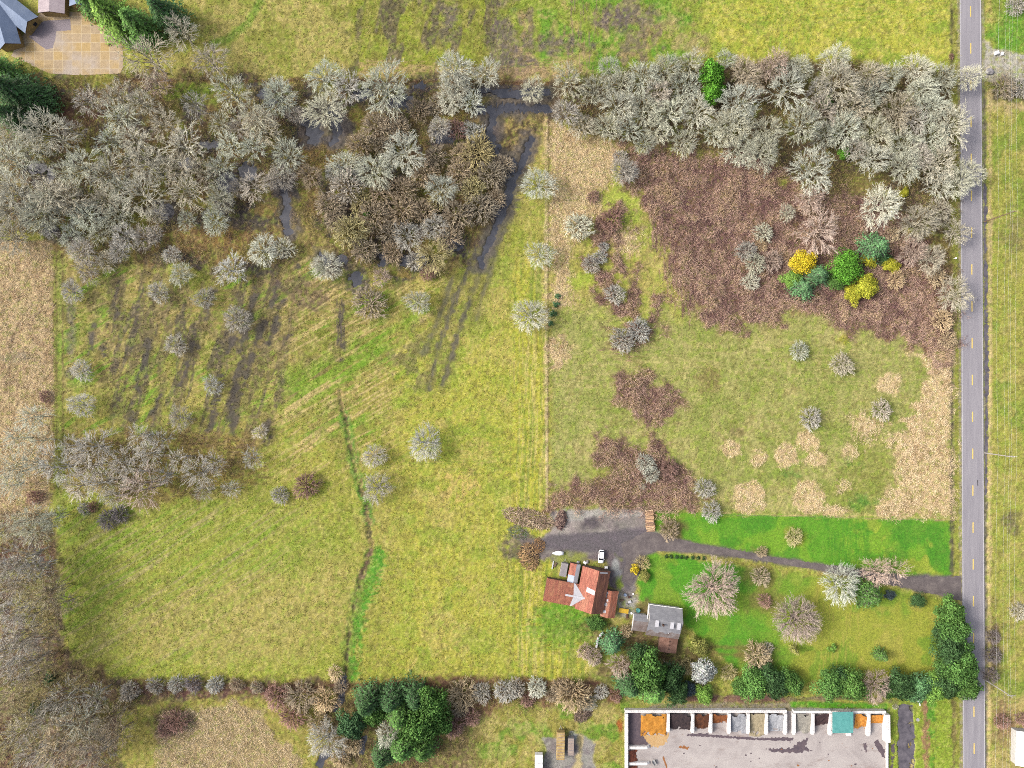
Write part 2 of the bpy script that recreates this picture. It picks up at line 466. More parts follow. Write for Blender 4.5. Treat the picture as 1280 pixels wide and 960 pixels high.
m = pm([(198, 888), (290, 878), (325, 890), (345, 920), (375, 945), (380, 1000), (190, 1000)], 8, 6); paint((186, 164, 120), m); paint((150, 128, 92), m * smooth(0.55, 0.72, nz(6)) * 0.7)
STRAW = np.maximum(STRAW, m)
paint((92, 72, 62), em(218, 905, 24, 20, 14, 8) * 0.85)
m = pm([(400, 880), (560, 850), (780, 850), (782, 1000), (400, 1000)], 12, 8); paint((158, 150, 72), m)
paint((112, 92, 70), m * smooth(620, 580, U) * 0.8)
paint((112, 152, 46), m * smooth(0.5, 0.7, nz(26)) * smooth(560, 620, U) * 0.85)
paint((196, 178, 116), m * smooth(0.55, 0.72, nz(16)) * smooth(520, 580, U) * 0.6)
paint((108, 70, 62), lm([(560, 905), (590, 885), (620, 872), (780, 862)], 22, 14, 8) * 0.75)
paint((108, 70, 64), lm([(160, 858), (260, 862), (420, 858), (560, 854), (760, 856)], 14, 8, 5) * 0.7)
for pts, w in (([(428, 850), (426, 875), (418, 885)], 9), ([(455, 925), (452, 940)], 10), ([(400, 955), (405, 945)], 8), ([(430, 938), (428, 950)], 5)):
    k = lm(pts, w, 5, 3); paint((66, 66, 76), k * 0.95); DEEP = np.maximum(DEEP, k * 0.6); FW['drain_pool'] = np.maximum(FW.get('drain_pool', 0), k)

# --- east paddock
pad = [(686, 160), (1000, 200), (1192, 380), (1192, 646), (900, 642), (690, 636)]
m = pm(pad, 6, 3); m = m * smooth(150, 185, Vv)
paint((164, 164, 94), m * smooth(360, 400, Vv + (nz(40) - 0.5) * 30)); 
paint((140, 152, 70), m * smooth(0.52, 0.75, nz(44)) * smooth(380, 420, Vv) * 0.6)
paint((188, 176, 116), m * smooth(0.55, 0.75, nz(30)) * smooth(380, 420, Vv) * 0.6)
ROUGH[(m > 0.5) & (Vv > 400)] = 0.12
straw = [[(686, 150), (745, 172), (778, 178), (776, 200), (765, 230), (748, 240), (752, 262), (735, 290), (712, 310), (715, 380), (688, 384)],
         [(770, 285), (800, 290), (800, 312), (785, 320), (770, 305)],
         [(684, 415), (705, 420), (712, 435), (708, 455), (694, 462), (684, 450)],
         [(1140, 440), (1190, 440), (1192, 648), (1090, 645), (1110, 618), (1125, 600), (1115, 570), (1110, 548), (1125, 540), (1150, 500), (1160, 470)],
         [(1062, 522), (1085, 520), (1105, 530), (1095, 545), (1080, 558), (1070, 545)]]
for q in straw:
    k = pm(q, 10, 9, 9); paint((216, 190, 144), k); paint((172, 142, 104), k * smooth(0.56, 0.70, nz(6)) * 0.7); STRAW = np.maximum(STRAW, k)
for e in ((937, 622, 21, 20), (1011, 622, 20, 24), (983, 571, 13, 16), (1009, 550, 14, 12), (949, 574, 10, 11), (914, 561, 11, 10), (1062, 565, 9, 9), (1055, 608, 10, 9), (1045, 638, 16, 8), (1112, 480, 14, 14), (1020, 575, 14, 10)):
    k = em(e[0], e[1], e[2], e[3], 5, 3.5, 7); paint((218, 192, 144), k); STRAW = np.maximum(STRAW, k)
paint((176, 186, 80), pm([(748, 240), (775, 240), (800, 240), (808, 260), (800, 285), (775, 280), (760, 262)], 8, 6) * 0.9)
paint((172, 182, 76), pm([(800, 285), (830, 293), (820, 312), (804, 308)], 8, 5) * 0.9)
paint((170, 184, 70), em(728, 350, 16, 9, 8, 5) * 0.9); paint((174, 180, 74), em(790, 385, 40, 16, 14, 8) * 0.6); paint((180, 178, 84), lm([(820, 340), (835, 370), (850, 400)], 12, 8) * 0.7)
paint((136, 120, 72), em(888, 475, 16, 16, 14, 8) * 0.7); paint((130, 112, 76), em(915, 538, 12, 8, 8, 6) * 0.6)
paint((140, 146, 66), pm([(1075, 545), (1110, 560), (1120, 590), (1100, 620), (1050, 640), (1030, 610), (1060, 590)], 20, 10) * 0.7)
for e in ((1078, 628, 14, 9), (978, 592, 12, 6), (1058, 580, 10, 5)): paint((84, 140, 46), em(*e, 10, 6) * 0.7)
paint((170, 166, 52), em(1058, 422, 8, 6, 8, 4) * 0.8)
BRAMB = np.zeros(shape, np.float32)
brambles = [
 [(778, 185), (860, 190), (960, 200), (1002, 240), (1100, 250), (1180, 330), (1192, 380), (1192, 445), (1175, 452), (1160, 430), (1120, 428), (1090, 420), (1060, 404), (1030, 395), (962, 394), (940, 408), (890, 408), (862, 388), (838, 352), (835, 320), (812, 290), (800, 250), (785, 225)],
 [(745, 270), (765, 255), (790, 270), (775, 292), (765, 320), (800, 345), (812, 365), (800, 385), (830, 370), (836, 398), (815, 425), (785, 442), (762, 428), (770, 405), (752, 385), (735, 340), (728, 318)],
 [(768, 480), (800, 462), (832, 480), (848, 500), (836, 522), (805, 530), (780, 515)],
 [(688, 632), (700, 612), (735, 603), (755, 590), (738, 570), (752, 545), (790, 552), (830, 560), (850, 578), (868, 610), (880, 636), (800, 640)],
]
for i, q in enumerate(brambles):
    k = pm(q, 24, 16, 12)
    if i == 1: k = k * smooth(.36, .56, nz(14))
    BRAMB = np.maximum(BRAMB, k)
    f = (1.0, 0.9, 0.75, 0.8)[i]
    paint((134, 104, 88), k * f); paint((156, 122, 80), k * smooth(0.55, 0.75, nz(18)) * 0.7 * f); paint((100, 70, 70), k * smooth(0.56, 0.7, nz(9)) * 0.85 * f); paint((150, 116, 104), k * smooth(0.55, 0.7, nz(24)) * 0.6 * f)
paint((134, 120, 64), em(1080, 232, 34, 14, 16, 8) * 0.7); paint((140, 112, 60), em(1172, 350, 20, 60, 16, 8) * 0.5)
paint((146, 136, 74), em(1040, 268, 26, 16, 14, 8) * 0.5); paint((158, 158, 76), em(760, 590, 24, 14, 12, 8) * 0.6)
# pale worn line under the boundary fence
paint((214, 192, 150), lm([(682.5, 150), (682.5, 400), (683.5, 636)], 3.4, 2.0, .8) * 0.9); paint((110, 92, 66), lm([(685.5, 210), (685.5, 640)], 1.8, 2, .8) * .7)
paint((104, 84, 62), lm([(686, 150), (686, 210)], 2.5, 2, 1) * 0.7)
paint((198, 172, 124), lm([(681, 150), (681, 205)], 6, 3, 2) * 0.7)
paint((112, 76, 50), lm([(150, 100), (300, 101), (450, 100), (600, 102), (684, 104)], 4, 3, 2) * 0.7)
paint((206, 182, 130), lm([(896, 642), (1000, 645), (1060, 646), (1190, 650)], 3, 2, 1.2) * 0.8)

# --- lawns
m = pm([(822, 640), (900, 643), (1190, 650), (1190, 722), (1100, 716), (960, 696), (850, 678), (815, 670)], 6, 3); paint((98, 158, 36), m); ROUGH[m > 0.5] = 0.06
paint((132, 172, 46), m * smooth(0.5, 0.75, nz(22)) * 0.7); paint((176, 180, 66), m * smooth(0.6, 0.75, nz(16)) * smooth(1020, 1120, U) * 0.7)
paint((66, 136, 30), m * smooth(0.55, 0.75, nz(26)) * 0.5)
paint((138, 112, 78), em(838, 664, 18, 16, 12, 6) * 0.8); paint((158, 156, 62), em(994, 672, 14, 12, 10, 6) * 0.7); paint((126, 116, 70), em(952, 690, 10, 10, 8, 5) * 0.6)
lawn2 = [(806, 690), (900, 704), (1060, 726), (1180, 752), (1180, 850), (940, 850), (880, 800), (850, 770), (800, 760), (795, 715)]
m = pm(lawn2, 8, 4); paint((124, 160, 46), m); ROUGH[m > 0.5] = 0.06
paint((160, 166, 60), m * smooth(940, 1060, U + (nz(50) - 0.5) * 90)); paint((84, 156, 32), m * smooth(0.36, 0.6, nz(34)) * smooth(1040, 900, U) * 0.9)
paint((112, 156, 42), m * smooth(0.52, 0.75, nz(26)) * 0.6); paint((182, 172, 82), m * smooth(0.6, 0.8, nz(22)) * smooth(960, 1040, U) * 0.6)
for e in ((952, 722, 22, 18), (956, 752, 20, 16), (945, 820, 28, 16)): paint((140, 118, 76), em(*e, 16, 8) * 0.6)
for pts in ([(880, 808), (960, 810)], [(880, 818), (930, 819)]): paint((132, 112, 66), lm(pts, 4, 4, 2) * 0.6)
paint((120, 100, 74), pm([(806, 756), (852, 764), (856, 772), (806, 764)], 6, 3) * 0.6)
# garden ground round the buildings
m = pm([(676, 760), (760, 775), (800, 790), (880, 800), (890, 850), (780, 880), (742, 850), (742, 800), (700, 790)], 14, 8); paint((112, 134, 50), m * 0.7); paint((118, 96, 68), m * smooth(0.5, 0.7, nz(18)) * 0.8)
paint((92, 158, 30), em(712, 765, 30, 12, 12, 8) * 0.8); paint((96, 150, 36), em(700, 790, 40, 20, 18, 10) * 0.6)
paint((110, 90, 66), pm([(780, 755), (812, 745), (815, 790), (855, 800), (850, 850), (780, 850)], 10, 6) * 0.7)
paint((172, 168, 164), pm([(773, 738), (797, 745), (794, 774), (770, 770)], 4, 3) * 0.95)
paint((96, 160, 34), em(802, 748, 5, 5, 3, 2)); 
# gravel yard and drive edge
gy = [(690, 640), (806, 636), (816, 662), (830, 672), (806, 694), (800, 720), (790, 748), (760, 735), (760, 700), (735, 700), (690, 702), (655, 690), (650, 675), (690, 668)]
m = pm(gy, 6, 4); paint((146, 136, 134), m); paint((112, 100, 106), m * smooth(0.48, 0.68, nz(24)) * 0.8); paint((176, 166, 160), m * smooth(0.55, 0.72, nz(18)) * smooth(690, 660, Vv) * 0.8)
paint((188, 182, 178), pm([(692, 638), (806, 636), (806, 646), (720, 648), (700, 652)], 5, 3) * 0.8); paint((84, 76, 84), em(737, 654, 8, 6, 6, 4) * 0.8)
paint((152, 160, 70), em(712, 698, 20, 8, 10, 5) * 0.8); paint((134, 150, 56), em(774, 692, 6, 8, 4, 3) * 0.9); paint((126, 146, 50), em(775, 727, 6, 8, 4, 3) * 0.9); paint((182, 182, 184), em(771, 708, 4, 14, 4, 3) * 0.8)
paint((112, 100, 96), em(655, 682, 24, 14, 12, 8) * 0.8)
ROUGH[m > 0.5] = 0.04
DRIVE = [(684, 668), (760, 664), (806, 660), (826, 668), (880, 680), (960, 694), (1060, 709), (1130, 719), (1204, 720), (1204, 752), (1160, 742), (1100, 729), (1040, 716), (960, 703), (880, 692), (822, 689), (806, 694), (798, 712), (786, 738), (776, 726), (780, 700), (760, 690), (700, 688), (655, 690)]
m = pm(DRIVE, 6, 2); paint((110, 102, 108), m); ROUGH[m > 0.4] = 0.03
FLAT = np.maximum(FLAT, smooth(-3, 2, poly_sd(DRIVE)))

# --- road verges
paint((150, 150, 66), lm([(1193, -80), (1196, 1050)], 10, 4, 2))
paint((84, 82, 52), lm([(1189.5, -80), (1190, 110)], 3, 3, 2) * 0.8)
k = lm([(1189.5, 380), (1190, 720)], 4, 3, 2, 8); paint((84, 76, 70), k * 0.8)
m = pm([(1240, -200), (1500, -200), (1500, 1200), (1240, 1200)], 4, 3); paint((164, 164, 74), m); paint((126, 152, 52), m * smooth(0.52, 0.72, nz(34)) * 0.7); paint((186, 172, 100), m * smooth(0.55, 0.75, nz(14)) * 0.6)
paint((98, 156, 40), em(1266, 40, 28, 30, 16, 8) * 0.85); paint((120, 112, 74), em(1268, 300, 12, 30, 14, 8) * 0.6); paint((104, 92, 78), em(1264, 652, 9, 12, 12, 6) * 0.7)
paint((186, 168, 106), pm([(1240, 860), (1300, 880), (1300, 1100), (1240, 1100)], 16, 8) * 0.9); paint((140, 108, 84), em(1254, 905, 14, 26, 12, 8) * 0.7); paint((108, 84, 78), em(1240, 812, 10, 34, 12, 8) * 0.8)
paint((190, 168, 112), em(1275, 760, 16, 24, 14, 8) * 0.6)
paint((186, 180, 170), pm([(1228, 50), (1245, 60), (1282, 70), (1340, 75), (1340, 100), (1250, 102), (1228, 98)], 4, 4)); paint((196, 172, 130), em(1268, 132, 26, 8, 8, 5) * 0.8); paint((92, 76, 72), em(1265, 118, 20, 8, 8, 5) * 0.8)
k = lm([(1230.5, 112), (1231.5, 300), (1234, 480), (1232, 700), (1233, 960), (1234, 1100)], 5.5, 3, 1.6, 9); paint((92, 86, 80), k * .9); DEEP = np.maximum(DEEP, k * 0.34); FW['roadside_ditch_water'] = k * (Vv > 230) * (Vv < 620)
paint((98, 118, 48), lm([(1228.5, -80), (1229.5, 1100)], 3.5, 3, 1.2) * 0.7)
paint((206, 184, 134), lm([(1237, 112), (1238.5, 400), (1237, 700), (1236, 960)], 4.5, 3, 1.6) * 0.9)
for xa, xb in ((1198, 1202.5), (1228, 1233.3)): paint((164, 154, 140), lm([(xa, -80), (xb, 1050)], 3.2, 2, 1.8, 4) * .8)
# south-east corner: pond, verge strips
paint((150, 170, 56), pm([(1110, 876), (1192, 870), (1196, 1100), (1110, 1100)], 5, 3))
for x in (1184,): paint((112, 98, 62), lm([(1192, 870), (1193, 1050)], 5, 3, 2) * 0.8)
paint((160, 122, 92), lm([(1158, 882), (1160, 1050)], 9, 3, 3, 7)); paint((92, 150, 40), lm([(1165, 880), (1166, 1050)], 8, 4, 4, 7) * smooth(0.45, 0.6, nz(9)))
pond = [(1124, 882), (1141, 882), (1143, 930), (1142, 1010), (1123, 1010)]
k = pm(pond, 3, 1.6, 8); paint((96, 92, 98), k); DEEP = np.maximum(DEEP, k * 0.6); FW['pond_water'] = k * smooth(0.70, 0.60, nz(9) * smooth(1128, 1137, U)) 
paint((212, 186, 134), k * smooth(0.60, 0.70, nz(9) * smooth(1128, 1137, U))); 
# soil track behind the yard wall
paint((126, 92, 84), pm([(860, 868), (980, 870), (985, 879), (850, 878)], 4, 2)); paint((150, 140, 124), pm([(850, 879), (985, 879), (1112, 886), (1112, 890), (780, 888)], 4, 2)); paint((92, 160, 36), pm([(986, 876), (1108, 880), (1108, 887), (988, 884)], 3, 2)); paint((108, 96, 86), lm([(985, 874), (1060, 872), (1120, 878)], 5, 3, 2) * 0.7)
paint((178, 104, 50), em(776, 905, 3.5, 12, 3, 2)); paint((110, 66, 50), em(770, 872, 10, 8, 8, 5) * 0.8)
# worn parking spot by the trailers
lot = [(680, 925), (715, 918), (728, 918), (745, 930), (746, 1000), (678, 1000)]
m = pm(lot, 5, 4); paint((164, 158, 154), m); paint((128, 118, 122), m * smooth(0.52, 0.7, nz(12)) * 0.7); paint((200, 182, 136), lm([(726, 922), (722, 960), (721, 1010)], 8, 4, 3)); ROUGH[m > 0.5] = 0.04
paint((194, 192, 190), pm([(710.5, 913), (720, 913), (720, 923), (710.5, 923)], 2, 1))

# fine speckle that belongs to the cover itself: dry stalks and green blades
fine = nz(3.2, 2)
grass = (1 - smooth(0.0, 0.2, WET)) 
paint((226, 206, 146), grass * smooth(0.58, 0.82, fine) * 0.32 * smooth(0.03, 0.12, ROUGH))
paint((112, 104, 52), grass * smooth(0.42, 0.16, nz(3.6, 2)) * 0.36 * smooth(0.03, 0.12, ROUGH))
paint((150, 176, 58), grass * smooth(0.62, 0.8, nz(4.2, 2)) * 0.35 * smooth(0.03, 0.12, ROUGH))

# areas kept flat for hard surfaces and buildings
ROADX = [(1199, -400), (1227, -400), (1234, 1400), (1204, 1400)]
YARD = [(780, 884), (1112, 888), (1114, 1100), (780, 1100)]
PADC = [(13, 66), (22, 48), (34, 30), (48, 14), (90, 12), (120, 32), (153, 46), (154, 92), (64, 94)]
for q, w in ((ROADX, 3), (YARD, 3), (PADC, 3), ([(686, 690), (760, 700), (775, 740), (855, 760), (856, 830), (790, 800), (760, 772), (684, 760)], 3), ([(-80, -80), (110, -80), (110, 14), (40, 50), (-80, 60)], 3)):
    FLAT = np.maximum(FLAT, smooth(-w, w, poly_sd(q)))
rel = (fbm(U, Vv, 5.0, 2, 301) - 0.5) * 1.0 + (fbm(U, Vv, 1.9, 1, 305) - 0.5) * 0.9
ZZ = ROUGH * rel * (1 - FLAT) - DEEP * (1 - FLAT) - 0.03 * FLAT
far = np.maximum(np.abs(XX) - 190, np.abs(YY) - 144) > 0
ZZ[far] = -0.02
LC = lin(CC).astype(np.float32) / K * np.array([0.98, 1.0, 0.95], np.float32)
ny, nx = shape
idx = np.arange(ny * nx).reshape(ny, nx)
GF = np.stack([idx[:-1, :-1], idx[:-1, 1:], idx[1:, 1:], idx[1:, :-1]], -1).reshape(-1, 4)
GV = np.stack([XX, YY, ZZ], -1).reshape(-1, 3)
g_me = mesh_arrays('ground', GV, GF, {'cover': (LC.reshape(-1, 3), 'POINT', 'FLOAT_COLOR'), 'wet': (WET.ravel(), 'POINT', 'FLOAT')}, True)

m_ground, nt, b = new_mat('land_cover')
a = node(nt, 'ShaderNodeAttribute', attribute_name='cover')
f1 = noise(nt, 1.3, 5, 0.7); f2 = noise(nt, 0.22, 3, 0.6); f3 = noise(nt, 3.2, 3, 0.7)
c = mix(nt, 1.0, a.outputs['Color'], ramp(nt, f1, [(0.3, (0.68, 0.69, 0.68)), (0.5, (1, 1, 1)), (0.7, (1.3, 1.28, 1.3))]), 'MULTIPLY')
c = mix(nt, 1.0, c, ramp(nt, f2, [(0.3, (0.88, 0.93, 0.88)), (0.7, (1.1, 1.06, 1.1))]), 'MULTIPLY')
c = mix(nt, 1.0, c, ramp(nt, f3, [(0.35, (0.68, 0.69, 0.68)), (0.65, (1.32, 1.31, 1.32))]), 'MULTIPLY')
nt.links.new(c, b.inputs['Base Color'])
w = node(nt, 'ShaderNodeAttribute', attribute_name='wet')
mr = node(nt, 'ShaderNodeMapRange'); mr.inputs[3].default_value = 0.95; mr.inputs[4].default_value = 0.45
nt.links.new(w.outputs['Fac'], mr.inputs[0]); nt.links.new(mr.outputs[0], b.inputs['Roughness'])
bump(nt, b, f1, 0.5, 0.2)
ground = tag(link('ground', g_me, m_ground), 'pasture and wood floor seen from above', kind='structure')

# standing water, one flat sheet for each flooded spot
m_water, nt, b = new_mat('muddy_water')
c = ramp(nt, noise(nt, 0.25, 4), [(0.35, alb(52, 54, 64)), (0.65, alb(84, 84, 90))])
nt.links.new(c, b.inputs['Base Color']); b.inputs['Roughness'].default_value = 0.12; b.inputs['Specular IOR Level'].default_value = 0.5
bump(nt, b, noise(nt, 1.5, 2), 0.05, 0.02)
m_pond = mat_noise('silty_pond_water', [(0.35, alb(92, 88, 96)), (0.65, alb(128, 122, 128))], .5, 5, .15, bumps=0)
for nm, mk in FW.items():
    fm = (mk[:-1, :-1] > 0.06)
    F = np.stack([idx[:-1, :-1], idx[:-1, 1:], idx[1:, 1:], idx[1:, :-1]], -1)[fm]
    used, inv = np.unique(F.ravel(), return_inverse=True)
    V = GV[used].copy(); V[:, 2] = -0.24
    tag(link(nm, mesh_arrays(nm, V, inv.reshape(-1, 4)), m_pond if nm in ('pond_water', 'roadside_ditch_water') else m_water), kind='structure')

def cover_at(px, py):
    x, y = P(np.asarray(px), np.asarray(py))
    ix = np.clip(np.searchsorted(GX, x), 0, nx - 1); iy = np.clip(np.searchsorted(GY, y), 0, ny - 1)
    return iy, ix
# ------------------------------------------------------------------ roads and paved ground
def sheet(name, pts, z, mat, jitter=0.25, step=0.6, thick=None, px=True):
    """flat polygon with a slightly worn outline"""
    w = [P(*p) for p in pts] if px else pts
    out = []
    for i, a in enumerate(w):
        b = w[(i + 1) % len(w)]
        L = math.dist(a, b); n = max(1, int(L / step))
        for k in range(n):
            t = k / n; j = jitter if 0 < k else 0
            out.append((a[0] + (b[0] - a[0]) * t + rnd.uniform(-j, j), a[1] + (b[1] - a[1]) * t + rnd.uniform(-j, j)))
    bm = bmesh.new()
    vs = [bm.verts.new((p[0], p[1], z)) for p in out]
    f = bm.faces.new(vs)
    if f.normal.z < 0: f.normal_flip()
    if thick:
        r = bmesh.ops.extrude_face_region(bm, geom=[f])
        bmesh.ops.translate(bm, verts=[v for v in r['geom'] if isinstance(v, bmesh.types.BMVert)], vec=(0, 0, -thick))
    bmesh.ops.recalc_face_normals(bm, faces=bm.faces)
    bmesh.ops.triangulate(bm, faces=bm.faces)
    me = bpy.data.meshes.new(name); bm.to_mesh(me); bm.free()
    return tag(link(name, me, mat), kind='structure')

# asphalt with darker wheel tracks
m_asph, nt, b = new_mat('worn_asphalt')
c = ramp(nt, noise(nt, 0.12, 6, 0.7, scl=(6, 0.5, 1)), [(0.3, alb(150, 146, 153)), (0.7, alb(174, 170, 175))])
c = mix(nt, 1.0, c, ramp(nt, noise(nt, 6, 3, 0.7), [(0.3, (0.9,) * 3), (0.7, (1.1,) * 3)]), 'MULTIPLY')
nt.links.new(c, b.inputs['Base Color']); b.inputs['Roughness'].default_value = 0.85
m_white = mat_noise('white_road_paint', [(0.3, alb(200, 196, 196)), (0.6, alb(228, 226, 226))], 2.5, bumps=0)
m_yellow = mat_noise('yellow_road_paint', [(0.3, alb(226, 196, 104)), (0.6, alb(250, 222, 134))], 2.5, bumps=0)

def rx(side, py):            # road edge in photo pixels
    return (1199.5 + (1203.6 - 1199.5) * py / 960.0 if side == 0 else 1226.3 + (1231.6 - 1226.3) * py / 960.0)
def road_poly(x0f, x1f, y0, y1, z, mat, name, parent=None, t=0.1):
    mb = MB(); q = []
    n = 24
    ys = [y0 + (y1 - y0) * i / n for i in range(n + 1)]
    for a, c in zip(ys, ys[1:]):
        pa0 = P(x0f(a), a); pa1 = P(x1f(a), a); pc0 = P(x0f(c), c); pc1 = P(x1f(c), c)
        q.append((pa0, pa1, pc1, pc0))
    bm = mb.bm
    L = [bm.verts.new((*P(x0f(y), y), z)) for y in ys]; R = [bm.verts.new((*P(x1f(y), y), z)) for y in ys]
    L2 = [bm.verts.new((*P(x0f(y), y), z - t)) for y in ys]; R2 = [bm.verts.new((*P(x1f(y), y), z - t)) for y in ys]
    for i in range(n):
        bm.faces.new((L[i], L[i + 1], R[i + 1], R[i])); bm.faces.new((L[i], L2[i], L2[i + 1], L[i + 1])); bm.faces.new((R[i], R[i + 1], R2[i + 1], R2[i]))
    return mb.build(name, mat, parent)
road = tag(road_poly(lambda y: rx(0, y), lambda y: rx(1, y), -2500, 3400, 0.09, m_asph, 'road', t=0.25), kind='structure')
road_poly(lambda y: rx(0, y) + 0.75, lambda y: rx(0, y) + 1.35, -2500, 3400, 0.096, m_white, 'edge_line', road, 0.003)
road_poly(lambda y: rx(1, y) - 1.35, lambda y: rx(1, y) - 0.75, -2500, 3400, 0.096, m_white, 'edge_line', road, 0.003)
mb = MB(); y = 7 - 46.0 * 20
while y < 960 + 900:
    xm = (rx(0, y) + rx(1, y)) / 2
    x, yy = P(xm, y); x2, yy2 = P((rx(0, y + 13) + rx(1, y + 13)) / 2, y + 13)
    mb.face([(x - 0.2, yy2, 0.096), (x + 0.2, yy2, 0.096), (x + 0.2, yy, 0.096), (x - 0.2, yy, 0.096)])
    y += 46.05
mb.build('centre_line', m_yellow, road)
# cracks and seams in the road are patches of darker tar
m_tar = mat_noise('tar_patch', [(0.3, alb(150, 146, 154)), (0.7, alb(164, 160, 168))], 2, bumps=0)
mb = MB()
for xf in (0.28, 0.72):
    for k in range(-3, 23):
        y0 = k * 46 + rnd.uniform(0, 20); y1 = y0 + rnd.uniform(18, 44)
        xa = rx(0, y0) + (rx(1, y0) - rx(0, y0)) * (xf + rnd.uniform(-.05, .05)); w = rnd.uniform(0.5, 1.4)
        pts = []
        for yq in np.linspace(y0, y1, 6): pts.append((*P(xa - w / 2 + rnd.uniform(-.3, .3), yq), 0.0925))
        for yq in np.linspace(y1, y0, 6): pts.append((*P(xa + w / 2 + rnd.uniform(-.3, .3), yq), 0.0925))
        mb.face(pts)
mb.build('tar_seam', m_tar, road)

m_drive, nt, b = new_mat('packed_drive')
f = noise(nt, 0.35, 6, 0.7)
c = ramp(nt, f, [(0.25, alb(94, 86, 86)), (0.5, alb(116, 107, 106)), (0.75, alb(146, 136, 130))])
c = mix(nt, 1.0, c, ramp(nt, noise(nt, 3.5, 3, 0.7), [(0.3, (0.75,) * 3), (0.7, (1.28,) * 3)]), 'MULTIPLY')
nt.links.new(c, b.inputs['Base Color']); b.inputs['Roughness'].default_value = 0.95; bump(nt, b, f, 0.4, 0.1)
DR2 = [(812, 663), (826, 669), (880, 681), (960, 695), (1060, 710), (1130, 721), (1180, 722), (1201.5, 719), (1201.8, 751), (1160, 741), (1100, 728), (1040, 715), (960, 702), (880, 691), (822, 688), (806, 693), (797, 712), (788, 734), (778, 726), (782, 704), (776, 680)]
sheet('driveway', DR2, 0.012, m_drive, 0.28, 0.7)

# storage yard: pale worn concrete with dark spills
m_yard, nt, b = new_mat('yard_concrete')
f = noise(nt, 0.10, 6, 0.65, dist=1.0)
c = ramp(nt, f, [(0.2, alb(160, 150, 148)), (0.5, alb(194, 185, 181)), (0.8, alb(214, 206, 200))])
st_ = noise(nt, 0.16, 6, 0.75, scl=(0.6, 1.6, 1))
c = mix(nt, ramp(nt, st_, [(0.55, (0, 0, 0)), (0.70, (0.8, 0.8, 0.8))]), c, alb(146, 126, 118))
rs = noise(nt, 0.7, 5, 0.8)
c = mix(nt, ramp(nt, rs, [(0.62, (0, 0, 0)), (0.74, (0.8, 0.8, 0.8))]), c, alb(156, 122, 98))
c = mix(nt, 1.0, c, ramp(nt, noise(nt, 2.5, 4, 0.7), [(0.3, (0.88,) * 3), (0.7, (1.1,) * 3)]), 'MULTIPLY')
nt.links.new(c, b.inputs['Base Color']); b.inputs['Roughness'].default_value = 0.9
yard = sheet('storage_yard', [(782, 888), (1108, 889), (1111, 926), (1111, 1100), (782, 1100)], 0.02, m_yard, 0.0, 5)
m_damp_shade = mat_noise('damp_soil_and_shade', [(0.3, alb(88, 78, 88)), (0.7, alb(120, 104, 108))], 0.8, rough=0.8, bumps=0)  # damp spills, and also the painted wall shadows
m_rust = mat_noise('bark_dust', [(0.3, alb(150, 96, 56)), (0.7, alb(178, 120, 70))], 1.5, bumps=0)
def blot(pts, z, mat, name, jit=0.25):
    o = sheet(name, pts, z, mat, jit, 0.4); o.parent = yard; del o['kind']; return o
blot([(784, 889), (800, 889), (801, 900), (806, 912), (813, 922), (812, 930), (800, 932), (786, 931), (784, 910)], 0.026, m_damp_shade, 'damp_and_shade_patch')  # shadow of the west wall, painted on the first bay's floor
blot([(860, 917), (880, 917), (940, 922), (992, 922), (990, 926), (940, 925), (900, 922), (858, 920)], 0.026, m_damp_shade, 'damp_and_shade_patch')
blot([(960, 936), (990, 935), (1000, 927), (1012, 922), (1006, 932), (1016, 938), (996, 941), (965, 940)], 0.026, m_damp_shade, 'damp_and_shade_patch', 0.4)
blot([(1094, 926), (1098, 924), (1101, 930), (1106, 938), (1106, 948), (1102, 946), (1097, 936), (1093, 932)], 0.026, m_damp_shade, 'damp_and_shade_patch')
blot([(1079, 929), (1083, 928), (1084, 940), (1082, 941)], 0.026, m_damp_shade, 'damp_and_shade_patch')
blot([(1114, 928), (1118, 926), (1118, 1000), (1113, 1000)], 0.026, m_damp_shade, 'damp_and_shade_patch')  # painted shadow strip beside the east wall
blot([(850, 932), (862, 934), (860, 937), (848, 934)], 0.026, m_rust, 'bark_stain')
blot([(828, 946), (830, 945), (834, 958), (833, 962), (831, 956)], 0.026, m_rust, 'bark_stain', 0.12)
m_sandst = mat_noise('sand_dusting', [(0.3, alb(206, 164, 104)), (.7, alb(216, 184, 138))], .9, bumps=0)
blot([(803, 921), (806, 918), (830, 919), (836, 915), (834, 926), (828, 932), (818, 934), (810, 929)], 0.0265, m_sandst, 'sand_stain', .5)
for e in range(26):
    x = rnd.uniform(840, 1100); y = rnd.uniform(926, 962); w = rnd.uniform(0.6, 2.2)
    blot([(x + w * math.cos(t) * rnd.uniform(.5, 1.1), y + w * .7 * math.sin(t) * rnd.uniform(.5, 1.1)) for t in np.linspace(0, 6.28, 8)[:-1]], 0.03 + e * 0.0003, rnd.choice((m_damp_shade, m_rust, m_damp_shade)), 'dirt_stain', 0.05)

